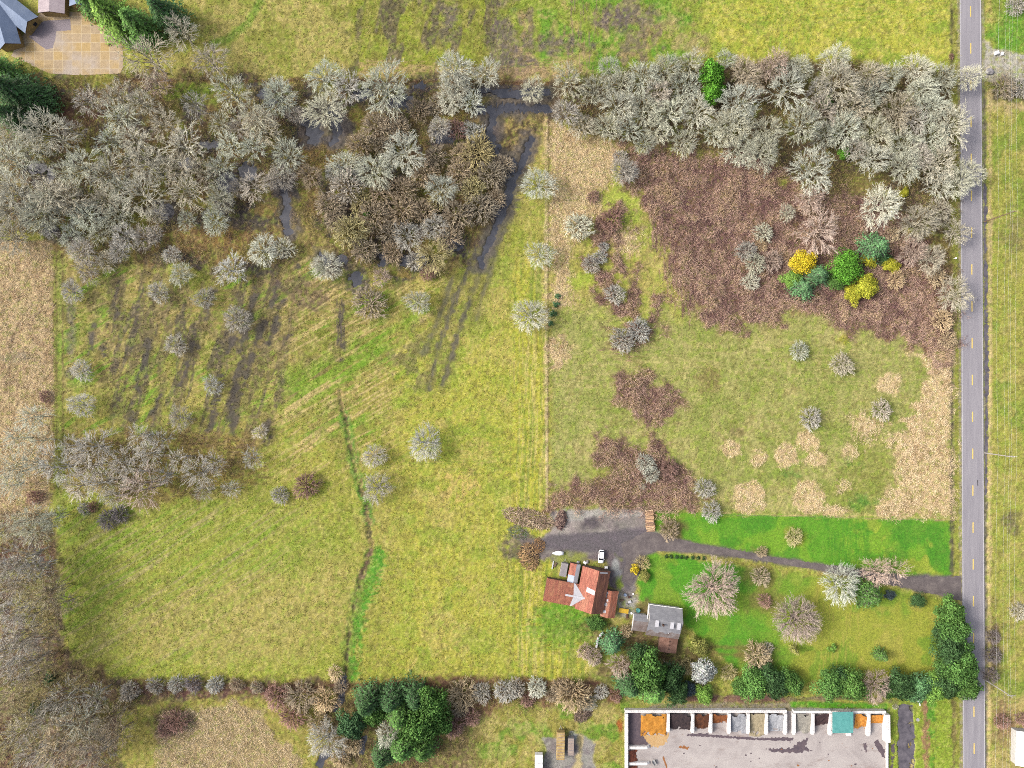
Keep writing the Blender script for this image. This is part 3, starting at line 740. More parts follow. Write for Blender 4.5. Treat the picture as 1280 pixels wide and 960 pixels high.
# concrete apron of the house in the corner: squares cast beside each other, each with its own stain
m_pad, nt, b = new_mat('weathered_concrete_apron')
tc = node(nt, 'ShaderNodeTexCoord'); br = node(nt, 'ShaderNodeTexBrick')
br.offset = 0; br.inputs['Scale'].default_value = 1.0; br.inputs['Brick Width'].default_value = 3.1; br.inputs['Row Height'].default_value = 2.9; br.inputs['Mortar Size'].default_value = 0.09
br.inputs['Color1'].default_value = (*alb(208, 178, 120), 1); br.inputs['Color2'].default_value = (*alb(196, 176, 150), 1); br.inputs['Mortar'].default_value = (*alb(226, 206, 168), 1)
nt.links.new(tc.outputs['Object'], br.inputs['Vector'])
c = mix(nt, ramp(nt, noise(nt, 0.10, 3), [(0.5, (0, 0, 0)), (0.66, (0.7, 0.7, 0.7))]), br.outputs['Color'], alb(204, 192, 182))
c = mix(nt, 1.0, c, ramp(nt, noise(nt, 0.7, 6, 0.7), [(0.3, (0.82, 0.8, 0.76)), (0.7, (1.1, 1.1, 1.1))]), 'MULTIPLY')
nt.links.new(c, b.inputs['Base Color']); b.inputs['Roughness'].default_value = 0.9
sheet('concrete_apron', [(14, 70), (24, 50), (36, 34), (52, 14), (92, 15), (112, 16), (122, 24), (136, 38), (153, 47), (154, 84), (150, 92), (100, 94), (62, 92)], 0.03, m_pad, 0.05, 1.0)
m_grav = mat_noise('grey_gravel', [(0.3, alb(140, 128, 134)), (0.7, alb(166, 156, 162))], 4, fine=(12, .25))
sheet('gravel_bed', [(36, 46), (48, 30), (56, 26), (88, 24), (89, 38), (70, 39), (69, 50), (66, 60), (58, 62), (52, 58), (44, 52)], 0.036, m_grav, 0.08, 1.0)

# ------------------------------------------------------------------ building helpers
m_wall_tan = mat_noise('tan_siding', [(0.3, alb(176, 146, 92)), (0.7, alb(196, 164, 108))], 0.8, scl=(1, 1, 6))
m_trim = mat_noise('brown_trim', [(0.3, alb(84, 58, 46)), (0.7, alb(104, 74, 58))], 1)
m_glass, nt, b = new_mat('dark_window_glass'); b.inputs['Base Color'].default_value = (0.01, 0.012, 0.016, 1); b.inputs['Roughness'].default_value = 0.06; b.inputs['Specular IOR Level'].default_value = 0.5
m_whitep = mat_noise('white_paint', [(0.3, alb(214, 212, 212, 1.5)), (0.7, alb(236, 234, 232, 1.5))], 1.2, rough=0.6)
m_barnwood = mat_noise('weathered_boards', [(0.3, alb(96, 78, 66)), (0.7, alb(140, 116, 98))], 0.6, scl=(6, 6, .6))
m_slate, nt, b = new_mat('blue_grey_shingles')
f = noise(nt, 0.3, 5, .7); tc = node(nt, 'ShaderNodeTexCoord')
c = ramp(nt, f, [(0.3, alb(124, 142, 172)), (0.7, alb(150, 166, 192))])
c = mix(nt, 1.0, c, ramp(nt, noise(nt, 3, 3, .7), [(0.3, (0.85,) * 3), (0.7, (1.15,) * 3)]), 'MULTIPLY')
nt.links.new(c, b.inputs['Base Color']); b.inputs['Roughness'].default_value = 0.8; bump(nt, b, f, .2, .05)
m_shing, nt, b = new_mat('grey_shingles_with_moss')
f = noise(nt, 0.5, 6, .7)
c = ramp(nt, f, [(0.3, alb(138, 138, 144)), (0.7, alb(172, 172, 176))])
c = mix(nt, 1.0, c, ramp(nt, noise(nt, 1.0, 3, .6, scl=(.4, 5, 5)), [(0.3, (0.86,) * 3), (0.7, (1.12,) * 3)]), 'MULTIPLY')
nt.links.new(c, b.inputs['Base Color']); b.inputs['Roughness'].default_value = 0.9; bump(nt, b, f, .2, .05)
m_mossy = mat_noise('brown_mossy_shingles', [(0.3, alb(112, 92, 84)), (0.55, alb(146, 134, 130)), (0.75, alb(162, 160, 162))], 0.5, 6, fine=(3, .15))
m_brownroof = mat_noise('rust_brown_sheet', [(0.3, alb(122, 86, 72)), (0.7, alb(160, 124, 108))], 0.6, 5, fine=(3, .15))

def rusty(name, c1, c2, c3, wave=7.0):
    m, nt, b = new_mat(name)
    f = noise(nt, 0.5, 6, .7, scl=(1.6, .35, 1), dist=.6)
    c = ramp(nt, f, [(0.28, alb(*c1)), (0.5, alb(*c2)), (0.72, alb(*c3))])
    tc = node(nt, 'ShaderNodeTexCoord'); wv = node(nt, 'ShaderNodeTexWave', bands_direction='X')
    wv.inputs['Scale'].default_value = wave; nt.links.new(tc.outputs['Object'], wv.inputs['Vector'])
    c = mix(nt, 1.0, c, ramp(nt, noise(nt, 1.0, 3, .6, scl=(3, .4, 1)), [(0.3, (0.66, .64, .64)), (0.7, (1.26, 1.26, 1.26))]), 'MULTIPLY')
    nt.links.new(c, b.inputs['Base Color']); b.inputs['Roughness'].default_value = .7; b.inputs['Metallic'].default_value = 0.0
    bump(nt, b, wv.outputs['Fac'], .5, .04)
    return m

def gable(root, L, W, eave, ridge, wall, roofs, off=(0.0, 0.0), over=0.35, ridge_at=0.5, names=('wall', 'roof_slope', 'roof_slope'), t=0.1, z0=-0.15):
    """gabled block along local Y (length L), width W along local X; ridge at fraction of the width"""
    ox, oy = off; x0, x1 = ox - W / 2, ox + W / 2; y0, y1 = oy - L / 2, oy + L / 2; xr = x0 + W * ridge_at
    mb = MB()
    mb.loft([[(x0, y0, z0), (x1, y0, z0), (x1, y0, eave), (xr, y0, ridge), (x0, y0, eave)], [(x0, y1, z0), (x1, y1, z0), (x1, y1, eave), (xr, y1, ridge), (x0, y1, eave)]])
    mb.build(names[0], wall, root)
    for s, xe in ((0, x0), (1, x1)):
        sl = (ridge - eave) / abs(xr - xe); xe2 = xe + (-over if s == 0 else over); ze = eave - sl * over
        mb = MB(); lift = t + 0.01
        mb.slab([(xe2, y0 - over, ze + lift), (xr + (0.001 if s == 0 else -0.001) * 0, y0 - over, ridge + lift), (xr, y1 + over, ridge + lift), (xe2, y1 + over, ze + lift)], t)
        mb.build(names[1 + s], roofs[s], root)
    return xr

# ---- red barn
m_rust_red = rusty('red_rusted_sheet', (160, 90, 70), (190, 118, 98), (210, 150, 118))
m_rust_shaded = rusty('shaded_brown_rusted_sheet', (104, 68, 60), (140, 92, 74), (176, 122, 90))  # rust brown for the east slope, darkened with its shade away from the sun
m_rust_orange = rusty('orange_rusted_sheet', (156, 86, 64), (184, 118, 92), (204, 178, 162))
m_whitesheet = mat_noise('pale_galvanised_sheet', [(0.3, alb(204, 204, 212)), (0.7, alb(232, 230, 232))], .5, rough=.6)
rid_n = Vector(P(747.2, 713.5, 6.6)); rid_s = Vector(P(737, 767.5, 6.6))
ax = (rid_n - rid_s).normalized(); ang = math.atan2(ax.y, ax.x) - math.pi / 2; mid = (rid_n + rid_s) / 2
barn = thing('barn', 'big red barn with rusted sheet metal roofs, side wing and pale valley sheets', 'barn', (mid.x, mid.y, 0), ang)
Lb = (rid_n - rid_s).length
gable(barn, Lb - .7, 8.6, 3.9, 6.4, m_barnwood, (m_rust_red, m_rust_shaded), off=(0, 0), ridge_at=.56)
# west wing: its ridge runs along local X
def wing(root, x0, x1, yc, W, eave, ridge, over=.3, t=.1):
    mb = MB()
    a = [(x0, yc - W / 2, -.15), (x0, yc + W / 2, -.15), (x0, yc + W / 2, eave), (x0, yc, ridge), (x0, yc - W / 2, eave)]
    mb.loft([a, [(x1, p[1], p[2]) for p in a]]); mb.build('wing_wall', m_barnwood, root)
    sl = (ridge - eave) / (W / 2)
    for s in (-1, 1):
        ye = yc + s * (W / 2 + over); ze = eave - sl * over
        mb = MB(); mb.slab([(x0 - over, ye, ze + t + .01), (x1, ye, ze + t + .01), (x1, yc, ridge + t + .01), (x0 - over, yc, ridge + t + .01)], t)
        mb.build('wing_roof_slope', rusty_wing, root)
rusty_wing = rusty('red_rusted_wing_sheet', (160, 92, 74), (184, 116, 92), (198, 144, 104)); 
wing(barn, -15.0, -0.9, -2.9, 6.9, 3.3, 4.9)
# pale sheets lying over the valley between the two roofs
def on_main(x, y, lift):                     # height of the main roof's west slope at local x
    xw = -8.6 / 2; xr = -8.6 / 2 + 8.6 * .56; return 3.9 + (6.4 - 3.9) * (x - xw) / (xr - xw) + lift
def on_wing(x, y, lift): return 3.3 + (4.9 - 3.3) * (1 - abs(y + 2.9) / 3.45) + lift
mb = MB()
xa = -8.6 / 2
q = [(-7.0, .5), (-3.9, .6), (-0.6, -2.9)]
vx = lambda y: xa + (on_wing(0, y, 0) - 3.9) / (2.5 / (8.6 * .56))
for s in (1, -1):
    e = -2.9 + s * 3.75
    V0 = (vx(e) - .1, e); V1 = (vx(-2.9), -2.9)
    mb.slab([(V0[0] - .5, e, on_wing(0, e, .17)), (V0[0], e, on_wing(0, e, .17)), (V1[0], -2.9, on_wing(0, -2.9, .17)), (V0[0] - .1, -2.9, on_wing(0, -2.9, .17))], .03)
mb.build('valley_sheet', m_whitesheet, barn)
mb = MB(); xx = -2.2
mb.slab([(xx, -.6, on_main(xx, 0, .15)), (xx + 2.6, -1.0, on_main(xx + 2.6, 0, .15)), (xx + 2.6, .5, on_main(xx + 2.6, 0, .15)), (xx, .9, on_main(xx, 0, .15))], .03)
mb.build('roof_patch', m_whitesheet, barn)
mb = MB(); mb.box(-8.6, -1.2, -3.2, -2.6, 5.02, 5.07); mb.build('ridge_cap', m_whitesheet, barn)
mb = MB()
for a_, b_ in ((1.2, 3.6), ): mb.slab([(.9, 6.3, 6.35), (3.6, 6.3, 4.85), (3.6, 6.7, 4.85), (.9, 6.7, 6.35)], .03)
mb.build('roof_patch', m_whitesheet, barn)
mb = MB(); mb.box(1.4, 3.6, Lb / 2 - .36, Lb / 2 - .28, 0, 3.0); mb.build('door', m_trim, barn)
# ---- rusty lean-to east of the barn
c0 = P(762.0, 755.5, 3.2)
lean = thing('lean_to_shed', 'narrow shed under an orange rusted sheet roof joined to the barn', 'shed', (c0[0], c0[1], 0), ang + math.radians(2))
gable(lean, 8.4, 4.4, 2.5, 3.5, m_barnwood, (m_rust_orange, m_rust_orange), ridge_at=.5, over=.25)
for (x, y, w, l) in ((-1.7, 2.6, .8, 1.2), (-1.3, -.2, .7, 1.0), (-1.5, -2.6, 1.2, .9), (-.9, 1.2, .5, .8), (-1.6, 3.6, 1.1, .6)):
    mb = MB(); z = lambda xx: 2.5 + (xx + 2.2) / 2.2 + .135
    mb.slab([(x - w / 2, y - l / 2, z(x - w / 2)), (x + w / 2, y - l / 2, z(x + w / 2)), (x + w / 2, y + l / 2, z(x + w / 2)), (x - w / 2, y + l / 2, z(x - w / 2))], .02)
    mb.build('roof_patch', m_whitesheet, lean)
# ---- two-tone shed and grey trailer west of the barn
c0 = P(717.2, 717.0, 2.6)
sh = thing('tool_shed', 'narrow shed with a rust and pale blue sheet roof beside the barn', 'shed', (c0[0], c0[1], 0), ang)
gable(sh, 6.2, 3.2, 2.3, 2.9, m_barnwood, (m_rust_red, m_whitesheet), ridge_at=.62, over=.15)
m_bluesheet = mat_noise('pale_blue_sheet', [(0.3, alb(176, 192, 214)), (0.7, alb(204, 214, 228))], .6, rough=.6)
mb = MB(); mb.slab([(-1.68, -3.2, 2.435), (.32, -3.2, 3.025), (.32, -.6, 3.025), (-1.68, -.6, 2.435)], .02); mb.build('roof_patch', m_bluesheet, sh)

m_tyre = mat_noise('tyre_rubber', [(0.3, (.012,) * 3), (.7, (.03,) * 3)], 3)
m_steel = mat_noise('dull_steel', [(0.3, (.12,) * 3), (.7, (.25,) * 3)], 3, rough=.5)
def wheel(parent, x, y, r=.33, w=.22, axis='X'):
    rings = []; n = 20
    for (o, rr) in ((-w / 2, r * .86), (-w / 2 * .8, r), (w / 2 * .8, r), (w / 2, r * .86)):
        rings.append([(o, rr * math.cos(2 * math.pi * i / n), rr * math.sin(2 * math.pi * i / n)) for i in range(n)])
    mb = MB(); mb.loft(rings); ty = mb.build('wheel', m_tyre, parent, smooth_shade=False)
    ty.location = (x, y, r)
    if axis == 'Y': ty.rotation_euler = (0, 0, math.pi / 2)
    mb = MB(); mb.tube((-w / 2 - .012, 0, 0), (w / 2 + .012, 0, 0), r * .55, sides=16); mb.build('rim', m_steel, ty)

def box_trailer(name, label, cat, px, py, L, W, h, ang, roofmat, sidemat, floor=.55, ribs=0, ribmat=None, axles=(0,), hitch=True):
    x, y = P(px, py, h)
    t = thing(name, label, cat, (x, y, 0), ang)
    mb = MB(); mb.box(-W / 2, W / 2, -L / 2, L / 2, floor, h); mb.build('body', sidemat, t, .04)
    mb = MB(); mb.box(-W / 2 + .06, W / 2 - .06, -L / 2 + .06, L / 2 - .06, h + .003, h + .05); ro = mb.build('roof', roofmat, t, .015)
    if ribs:
        for k in range(ribs):
            yy = -L / 2 + L * (k + .5) / ribs; mb = MB(); mb.box(-W / 2 + .15, W / 2 - .15, yy - .05, yy + .05, h + .052, h + .09)
            mb.build('roof_rib', ribmat or roofmat, ro)
    for a_ in axles:
        for s in (-1, 1): wheel(t, s * (W / 2 - .13), a_, .36 if L < 8 else .46)
    if hitch:
        mb = MB(); mb.tube((-.5, L / 2 - .1, floor), (0, L / 2 + 1.1, floor - .05), .05); mb.tube((.5, L / 2 - .1, floor), (0, L / 2 + 1.1, floor - .05), .05)
        mb.tube((0, L / 2 + 1.05, floor), (0, L / 2 + 1.05, -.02), .04); mb.build('hitch', m_steel, t)
    mb = MB(); mb.box(-W / 2 + .15, W / 2 - .15, -L / 2 - .03, -L / 2 - .004, floor + .1, h - .15); mb.build('door', roofmat, t)
    return t
m_greyroof = mat_noise('grey_painted_roof', [(0.3, alb(150, 144, 146)), (.7, alb(178, 172, 172))], .6, fine=(2, .1))
m_cream = mat_noise('rust_streaked_cream_roof', [(0.3, alb(140, 104, 66)), (0.48, alb(196, 168, 112)), (.7, alb(216, 194, 138))], .9, 6, fine=(2, .15))
m_lilac = mat_noise('grey_roof_panel', [(0.3, alb(158, 138, 132)), (.7, alb(192, 176, 160))], .8, 5)
box_trailer('utility_trailer', 'grey roofed box trailer parked between the lawn and the two-tone shed', 'trailer', 705, 712.5, 4.4, 2.2, 2.1, ang, m_greyroof, m_greyroof, .5, axles=(-.3,))
box_trailer('freight_trailer', 'long cream trailer with a rust streaked roof on the gravel lot', 'trailer', 701, 933.0, 9.0, 2.6, 3.0, math.radians(-1), m_cream, m_cream, .9, 9, m_lilac, axles=(-3.2, -2.1))
box_trailer('cargo_trailer', 'shorter grey box trailer beside the cream trailer on the gravel lot', 'trailer', 713.7, 933.8, 5.6, 2.0, 2.4, math.radians(-1), m_lilac, m_greyroof, .55, 5, m_greyroof, axles=(-.4, .4))
box_trailer('box_trailer', 'white box trailer parked at the grass edge of the gravel lot', 'trailer', 673.6, 957.5, 7.0, 2.5, 2.9, math.radians(-.5), m_whitep, m_whitep, .8, 4, m_greyroof, axles=(-2,), hitch=False)

# ---- farmhouse
hx, hy = P(831, 779.5, 4.6)
ha = math.radians(-7.5)
house = thing('farmhouse', 'grey shingled farmhouse with three small dormers and mossy lower roof', 'house', (hx, hy, 0), ha)
# local X runs along the ridge, so turn the gable helper by building along Y with swapped axes
def gable_x(root, x0, x1, yn, ys, eave, ridge, frac, wall, north, south, over=.35, t=.1, names=('wall', 'roof_slope', 'roof_slope')):
    yr = yn + (ys - yn) * frac
    a = [(x0, ys, -.15), (x0, yn, -.15), (x0, yn, eave), (x0, yr, ridge), (x0, ys, eave)]
    mb = MB(); mb.loft([a, [(x1, p[1], p[2]) for p in a]]); mb.build(names[0], wall, root)
    out = []
    for nm, ye, m, s in ((names[1], yn, north, 1), (names[2], ys, south, -1)):
        sl = (ridge - eave) / abs(yr - ye); y2 = ye + s * over; z2 = eave - sl * over
        mb = MB(); mb.slab([(x0 - over, y2, z2 + t + .01), (x1 + over, y2, z2 + t + .01), (x1 + over, yr, ridge + t + .01), (x0 - over, yr, ridge + t + .01)], t)
        out.append(mb.build(nm, m, root))
    return yr
m_clap = mat_noise('white_clapboard', [(0.3, alb(200, 196, 190)), (.7, alb(222, 220, 214))], .6, scl=(1, 1, 8))
yr = gable_x(house, -5.1, 5.1, 4.7, -4.5, 3.4, 6.2, .36, m_clap, m_shing, m_shing)
mb = MB(); mb.box(-5.42, 5.42, 5.06, 5.2, 3.02, 3.2); mb.build('gutter', m_whitep, house)
mb = MB(); mb.box(-5.58, -5.46, .2, 5.2, 3.0, 3.35); mb.build('rake_board', m_whitep, house)
for dx in (-2.9, 2.0, 4.2):
    d = thing('dormer', None, None); d.parent = house; d.location = (dx, 0, 0); del_keys = [k for k in d.keys()]
    z = lambda y: 6.2 - 2.8 * (yr - y) / (yr + 4.5)
    mb = MB(); mb.box(-.45, .45, yr - 2.1, yr - .3, z(yr - 2.1) - .1, 6.15); mb.build('dormer_wall', m_shing, d)
    mb = MB(); mb.slab([(-.6, yr - 2.3, 6.2), (.6, yr - 2.3, 6.2), (.6, yr - .1, 6.42), (-.6, yr - .1, 6.42)], .07); mb.build('dormer_roof', m_whitesheet, d)
    mb = MB(); mb.box(-.3, .3, yr - 2.13, yr - 2.104, z(yr - 2.1) + .15, 6.0); mb.build('dormer_window', m_glass, d)
mb = MB(); mb.box(-1.05, -.6, yr - 1.7, yr - 1.2, 4.9, 6.9); mb.build('chimney', m_trim, house, .02)
mb = MB(); mb.tube((1.7, -3.0, 3.6), (1.7, -3.0, 4.5), .12); mb.build('vent_pipe', m_whitep, house)
# mossy lower band of the south slope lies on the shingles
sl = 2.8 / (yr + 4.5)
mb = MB(); pts = [(-5.4, -4.82)] + [(5.4, -4.82)] + [(5.4 - 10.8 * k / 12, -3.0 + rnd.uniform(-.7, .5)) for k in range(13)]
mb.face([(p[0], p[1], 3.4 + (p[1] + 4.5) * sl + .117) for p in pts]); mb.build('mossy_shingles', m_mossy, house)
# west annex
gable_x(house, -9.6, -5.5, 1.0, -3.9, 2.6, 3.9, .3, m_clap, m_shing, m_mossy, .3, names=('annex_wall', 'annex_roof_slope', 'annex_roof_slope'))
mb = MB(); mb.box(-10.02, -9.91, -4.2, 1.2, 2.55, 2.72); mb.build('rake_board', m_whitep, house)
# south porch with brown sheet roof
gx = MB(); gx.box(-.2, 5.2, -9.5, -4.86, -.1, 2.45); gx.build('porch_wall', m_barnwood, house)
for s, xe in ((-1, -.5), (1, 5.5)):
    mb = MB(); mb.slab([(xe, -9.9, 2.5), (2.5, -9.9, 3.05), (2.5, -4.9, 3.05), (xe, -4.9, 2.5)], .08); mb.build('porch_roof_slope', m_brownroof, house)
for yy in (-6.1, -7.3, -8.6):
    mb = MB(); mb.box(2.55, 2.8, yy - .15, yy + .15, 3.0, 3.3); mb.build('roof_vent', m_trim, house)
for xw in (-3.4, 0, 3.4):
    mb = MB(); mb.box(xw - .5, xw + .5, 4.703, 4.74, 1.0, 2.3); w_ = mb.build('window', m_whitep, house)
    mb = MB(); mb.box(xw - .42, xw + .42, 4.743, 4.75, 1.08, 2.22); mb.build('pane', m_glass, w_)

# ---- suburban house in the corner, only its near side in the picture
big = thing('suburban_house', 'blue shingled house with tan walls at the concrete apron', 'house', (0, 0, 0))
def block(x0, x1, y0, y1, eave, ridge, rot, cx, cy, tag_=''):
    """gabled block with its ridge along local Y and its gables at both ends"""
    e = bpy.data.objects.new('house_wing', None); COL.objects.link(e); e.parent = big; e.location = (cx, cy, 0); e.rotation_euler = (0, 0, rot)
    gable(e, y1 - y0, x1 - x0, eave, ridge, m_wall_tan, (m_slate, m_slate), off=((x0 + x1) / 2, (y0 + y1) / 2), over=.45, names=('wall', 'roof_slope', 'roof_slope'))
    for s in (-1, 1):
        xe = (x0 + x1) / 2 + s * ((x1 - x0) / 2 + .4); xr = (x0 + x1) / 2
        mb = MB(); mb.slab([(xe, y0 - .50, eave - .02), (xr, y0 - .50, ridge + .08), (xr, y0 - .46, ridge + .08), (xe, y0 - .46, eave - .02)], .25); mb.build('fascia', m_trim, e)
    return e
cx, cy = P(20, 62)
e1 = block(-3.2, 3.2, 0, 18, 3.0, 5.2, math.radians(16), cx, cy)
cx, cy = P(47, 37)
e2 = block(-3.0, 3.0, 0, 16, 3.0, 5.0, math.radians(52), cx - .3, cy + .3)
mb = MB(); mb.box(.3, 1.5, -.06, -.004, .9, 2.2); mb.build('window', m_glass, e2)
cx, cy = P(106, 14)
e3 = block(-3.0, 3.0, 0, 14, 2.9, 4.6, math.radians(-3), cx, cy + .4)
m_sunlitsh = mat_noise('sunlit_pinkish_shingles', [(0.3, alb(176, 160, 166)), (.7, alb(204, 190, 192))], .5, fine=(3, .12)); _ms = m_slate; m_slate = m_sunlitsh  # roof plane facing the sun, its brightness put into the colour
cx, cy = P(72, 21)
e4 = block(-3.9, 3.9, 0, 14, 3.2, 4.2, math.radians(-2), cx, cy)
m_slate = _ms

# ---- storage bins: concrete block walls, each wall a thing of stacked blocks
m_block, nt, b = new_mat('white_concrete_block')
f = noise(nt, .6, 5, .7)
c = ramp(nt, f, [(0.3, alb(206, 200, 196, 1.9)), (0.7, alb(240, 238, 236, 1.9))])
nt.links.new(c, b.inputs['Base Color']); b.inputs['Roughness'].default_value = .85; bump(nt, b, f, .2, .05)
def block_wall(p0, p1, z=1.8, th=.75, label='', step_end=True, notch=False):
    """stacked interlocking blocks from p0 to p1 (photo pixels at the ground)"""
    a = Vector(P(*p0)); c = Vector(P(*p1)); L = (c - a).length; d = (c - a) / L
    mb = MB(); n = max(1, round(L / 1.5)); bl = L / n; rows = round(z / .6)
    for r in range(rows):
        cut = 0.0
        if step_end and r == rows - 1: cut = bl * .55
        x = 0.0
        offs = (bl / 2 if r % 2 else 0)
        cuts = sorted({0.0, L - cut} | {round(offs + bl * k, 4) for k in range(n + 1) if 0.05 < offs + bl * k < L - cut - .05})
        for u, v in zip(cuts, cuts[1:]):
            mb.box(u + .008, v - .008, -th / 2, th / 2, .0 + r * .6 + .004, (r + 1) * .6 - .004)
    for k in range(int(L / .75)):                      # knobs on the top course
        u = .375 + k * .75
        if u < L - (bl * .55 if step_end else 0) - .2: mb.box(u - .12, u + .12, -.12, .12, rows * .6 - .002, rows * .6 + .1)
    o = mb.build('block_wall', m_block, None, .018)
    o.location = (a.x, a.y, .02); o.rotation_euler = (0, 0, math.atan2(d.y, d.x))
    return tag(o, label, 'wall', 'block walls of the storage yard')
ZB = 1.8
gp = lambda px, py: ((px - 640) * (H - 1.0) / H + 640, (py - 480) * (H - 1.0) / H + 480)
block_wall(gp(781, 888), gp(982.5, 888), ZB, .8, 'long white block wall along the back of the western bays', False)
block_wall(gp(991, 888.6), gp(1041, 888.6), ZB, .8, 'short white block back wall between the gap and the teal canopy', False)
block_wall(gp(1041.6, 888.8), gp(1106, 889), ZB, .8, 'white block back wall behind the canopy and wood chip bays', False)
block_wall(gp(783, 891), gp(783, 1010), ZB, .9, 'long white block wall down the west side of the yard', False)
names = [(835, 915, 'white block divider between the orange sand and black compost bays'), (865.5, 916, 'white block divider between the black compost and dark bark bays'), (888, 916.5, 'white block divider between the dark bark and orange bark bays'),
         (911, 917, 'white block divider between the orange bark and grey gravel bays'), (934.7, 917, 'white block divider between the grey gravel and beige sand bays'), (957.5, 918, 'white block divider between the beige sand and pale gravel bays'),
         (981.2, 918, 'white block divider on the west side of the dark gap'), (992, 918, 'white block divider on the east side of the dark gap'), (1015.3, 918, 'white block divider between the grey sand and dark compost bays'),
         (1037.5, 919, 'white block divider on the west side of the teal canopy'), (1085, 920, 'white block divider between the two wood chip bays')]
for x, y, lb in names:
    a = gp(x, 890.6); c = gp(x, y); block_wall(a, c, ZB, .85, lb)
block_wall(gp(1107, 891.2), gp(1107.5, 926), 2.4, 1.5, 'thick white block wall at the east end of the bays', False)
block_wall(gp(786.2, 934.5), gp(812, 934.5), 1.2, .85, 'upper of two short block walls reaching east from the west wall')
block_wall(gp(786.2, 954.5), gp(812, 954.5), 1.2, .85, 'lower of two short block walls reaching east from the west wall')
# thin white wall south of the thick one
a = P(1107.5, 927); mb = MB(); mb.box(-.12, .12, -24, 0, 0, 1.2); o = mb.build('parapet_wall', m_block, None, .02); o.location = (a[0], a[1], .0); tag(o, 'thin white low wall along the east edge of the yard', 'wall')

def heap(name, label, x0, x1, yb, yf, h, mat, cat='pile', lean='back', rough=.25):
    """loose material heaped against the wall at yb, thinning out towards yf (photo pixels)"""
    xa, ya = P(x0, yb); xb, yb2 = P(x1, yf)
    n = 40; us = np.linspace(0, 1, n); vs = np.linspace(0, 1, n)
    Uu, Vv2 = np.meshgrid(us, vs)
    X = xa + (xb - xa) * Uu; Y = ya + (yb2 - ya) * Vv2
    sd = rnd.randint(0, 90)
    no = fbm(X + sd * 3.1, Y, 1.6, 3, 500 + sd % 7) - .5
    prof = np.clip(1 - (Vv2 + no * .35) ** 1.2, 0, 1) if lean == 'back' else np.clip(1 - (Uu + no * .35) ** 1.2, 0, 1)
    side = smooth(0, .08, Uu) * smooth(0, .08, 1 - Uu) if lean == 'back' else smooth(0, .08, Vv2) * smooth(0, .08, 1 - Vv2)
    Z = h * prof * (0.75 + .25 * side) + no * rough * prof + .0
    edge = (Uu < 1e-6) | (Uu > 1 - 1e-6) | (Vv2 < 1e-6) | (Vv2 > 1 - 1e-6)
    Z = np.where(h * prof < .06, -.12, Z); Z[edge & (Z < .25)] = -.12
    # ragged front edge
    X = X + (fbm(X, Y, .9, 2, 521) - .5) * .2 * (Uu > .05) * (Uu < .95)
    id_ = np.arange(n * n).reshape(n, n)
    F = np.stack([id_[:-1, :-1], id_[:-1, 1:], id_[1:, 1:], id_[1:, :-1]], -1).reshape(-1, 4)
    me = mesh_arrays(name, np.stack([X, Y, Z + .028], -1).reshape(-1, 3), F[:, ::-1], None, True)
    return tag(link(name, me, mat), label, cat, 'piles in the storage bays')
def mat_pile(name, a, c, s=1.2): return mat_noise(name, [(0.3, alb(*a)), (.7, alb(*c))], s, 6, .95, bumps=.6, fine=(3.5, .3))
mp = {k: mat_pile(k, *v) for k, v in {
 'orange_sand': ((196, 128, 40), (222, 158, 66)), 'black_compost': ((48, 40, 46), (82, 66, 64)), 'dark_bark': ((72, 42, 32), (124, 76, 44)), 'orange_bark': ((122, 68, 38), (172, 106, 56)),
 'grey_gravel_heap': ((150, 152, 158), (186, 188, 192)), 'beige_sand': ((162, 148, 116), (196, 182, 150)), 'pale_gravel_heap': ((166, 168, 172), (204, 206, 210)), 'grey_sand': ((150, 146, 136), (188, 182, 168)),
 'dark_compost': ((56, 42, 48), (90, 66, 64)), 'wood_chips': ((214, 128, 40), (244, 178, 84)), 'red_bark': ((98, 52, 40), (138, 78, 56))}.items()}
heap('sand_pile', 'orange sand pile spilling out of the first bay', 800.5, 833, 890, 921, 1.5, mp['orange_sand'])
heap('compost_pile', 'black compost pile in the bay beside the orange sand', 837, 863.5, 890, 912, 1.4, mp['black_compost'])
heap('bark_pile', 'dark brown bark pile against the back wall', 867.6, 886, 890, 911, 1.4, mp['dark_bark'])
heap('bark_pile', 'orange brown bark pile in a half empty bay', 890, 909, 890, 904, 1.4, mp['orange_bark'])
heap('gravel_pile', 'light grey gravel pile between the orange bark and beige sand', 913, 933, 890, 917, 1.3, mp['grey_gravel_heap'])
heap('sand_pile', 'beige sand pile spreading onto the yard', 936.5, 956, 890, 921, 1.2, mp['beige_sand'])
heap('gravel_pile', 'pale grey gravel pile west of the dark gap', 959.5, 979.5, 890, 914, 1.3, mp['pale_gravel_heap'])
heap('sand_pile', 'grey beige sand pile east of the dark gap', 994, 1013.5, 890, 918, 1.2, mp['grey_sand'])
heap('compost_pile', 'dark brown compost pile beside the teal canopy', 1017.3, 1035.8, 890, 907, 1.4, mp['dark_compost'])
heap('wood_chip_pile', 'bright orange wood chip pile east of the teal canopy', 1067.5, 1083, 890, 911, 1.5, mp['wood_chips'])
heap('wood_chip_pile', 'thin orange wood chip pile in the last bay', 1087, 1104.5, 891, 904, 1.2, mp['wood_chips'])
heap('bark_pile', 'red brown bark pile between the two short block walls', 785.5, 797, 937, 952.5, 1.0, mp['red_bark'], lean='side')
heap('bark_pile', 'red brown bark pile below the lower short block wall', 785.5, 797, 957, 966, 1.0, mp['red_bark'], lean='side')
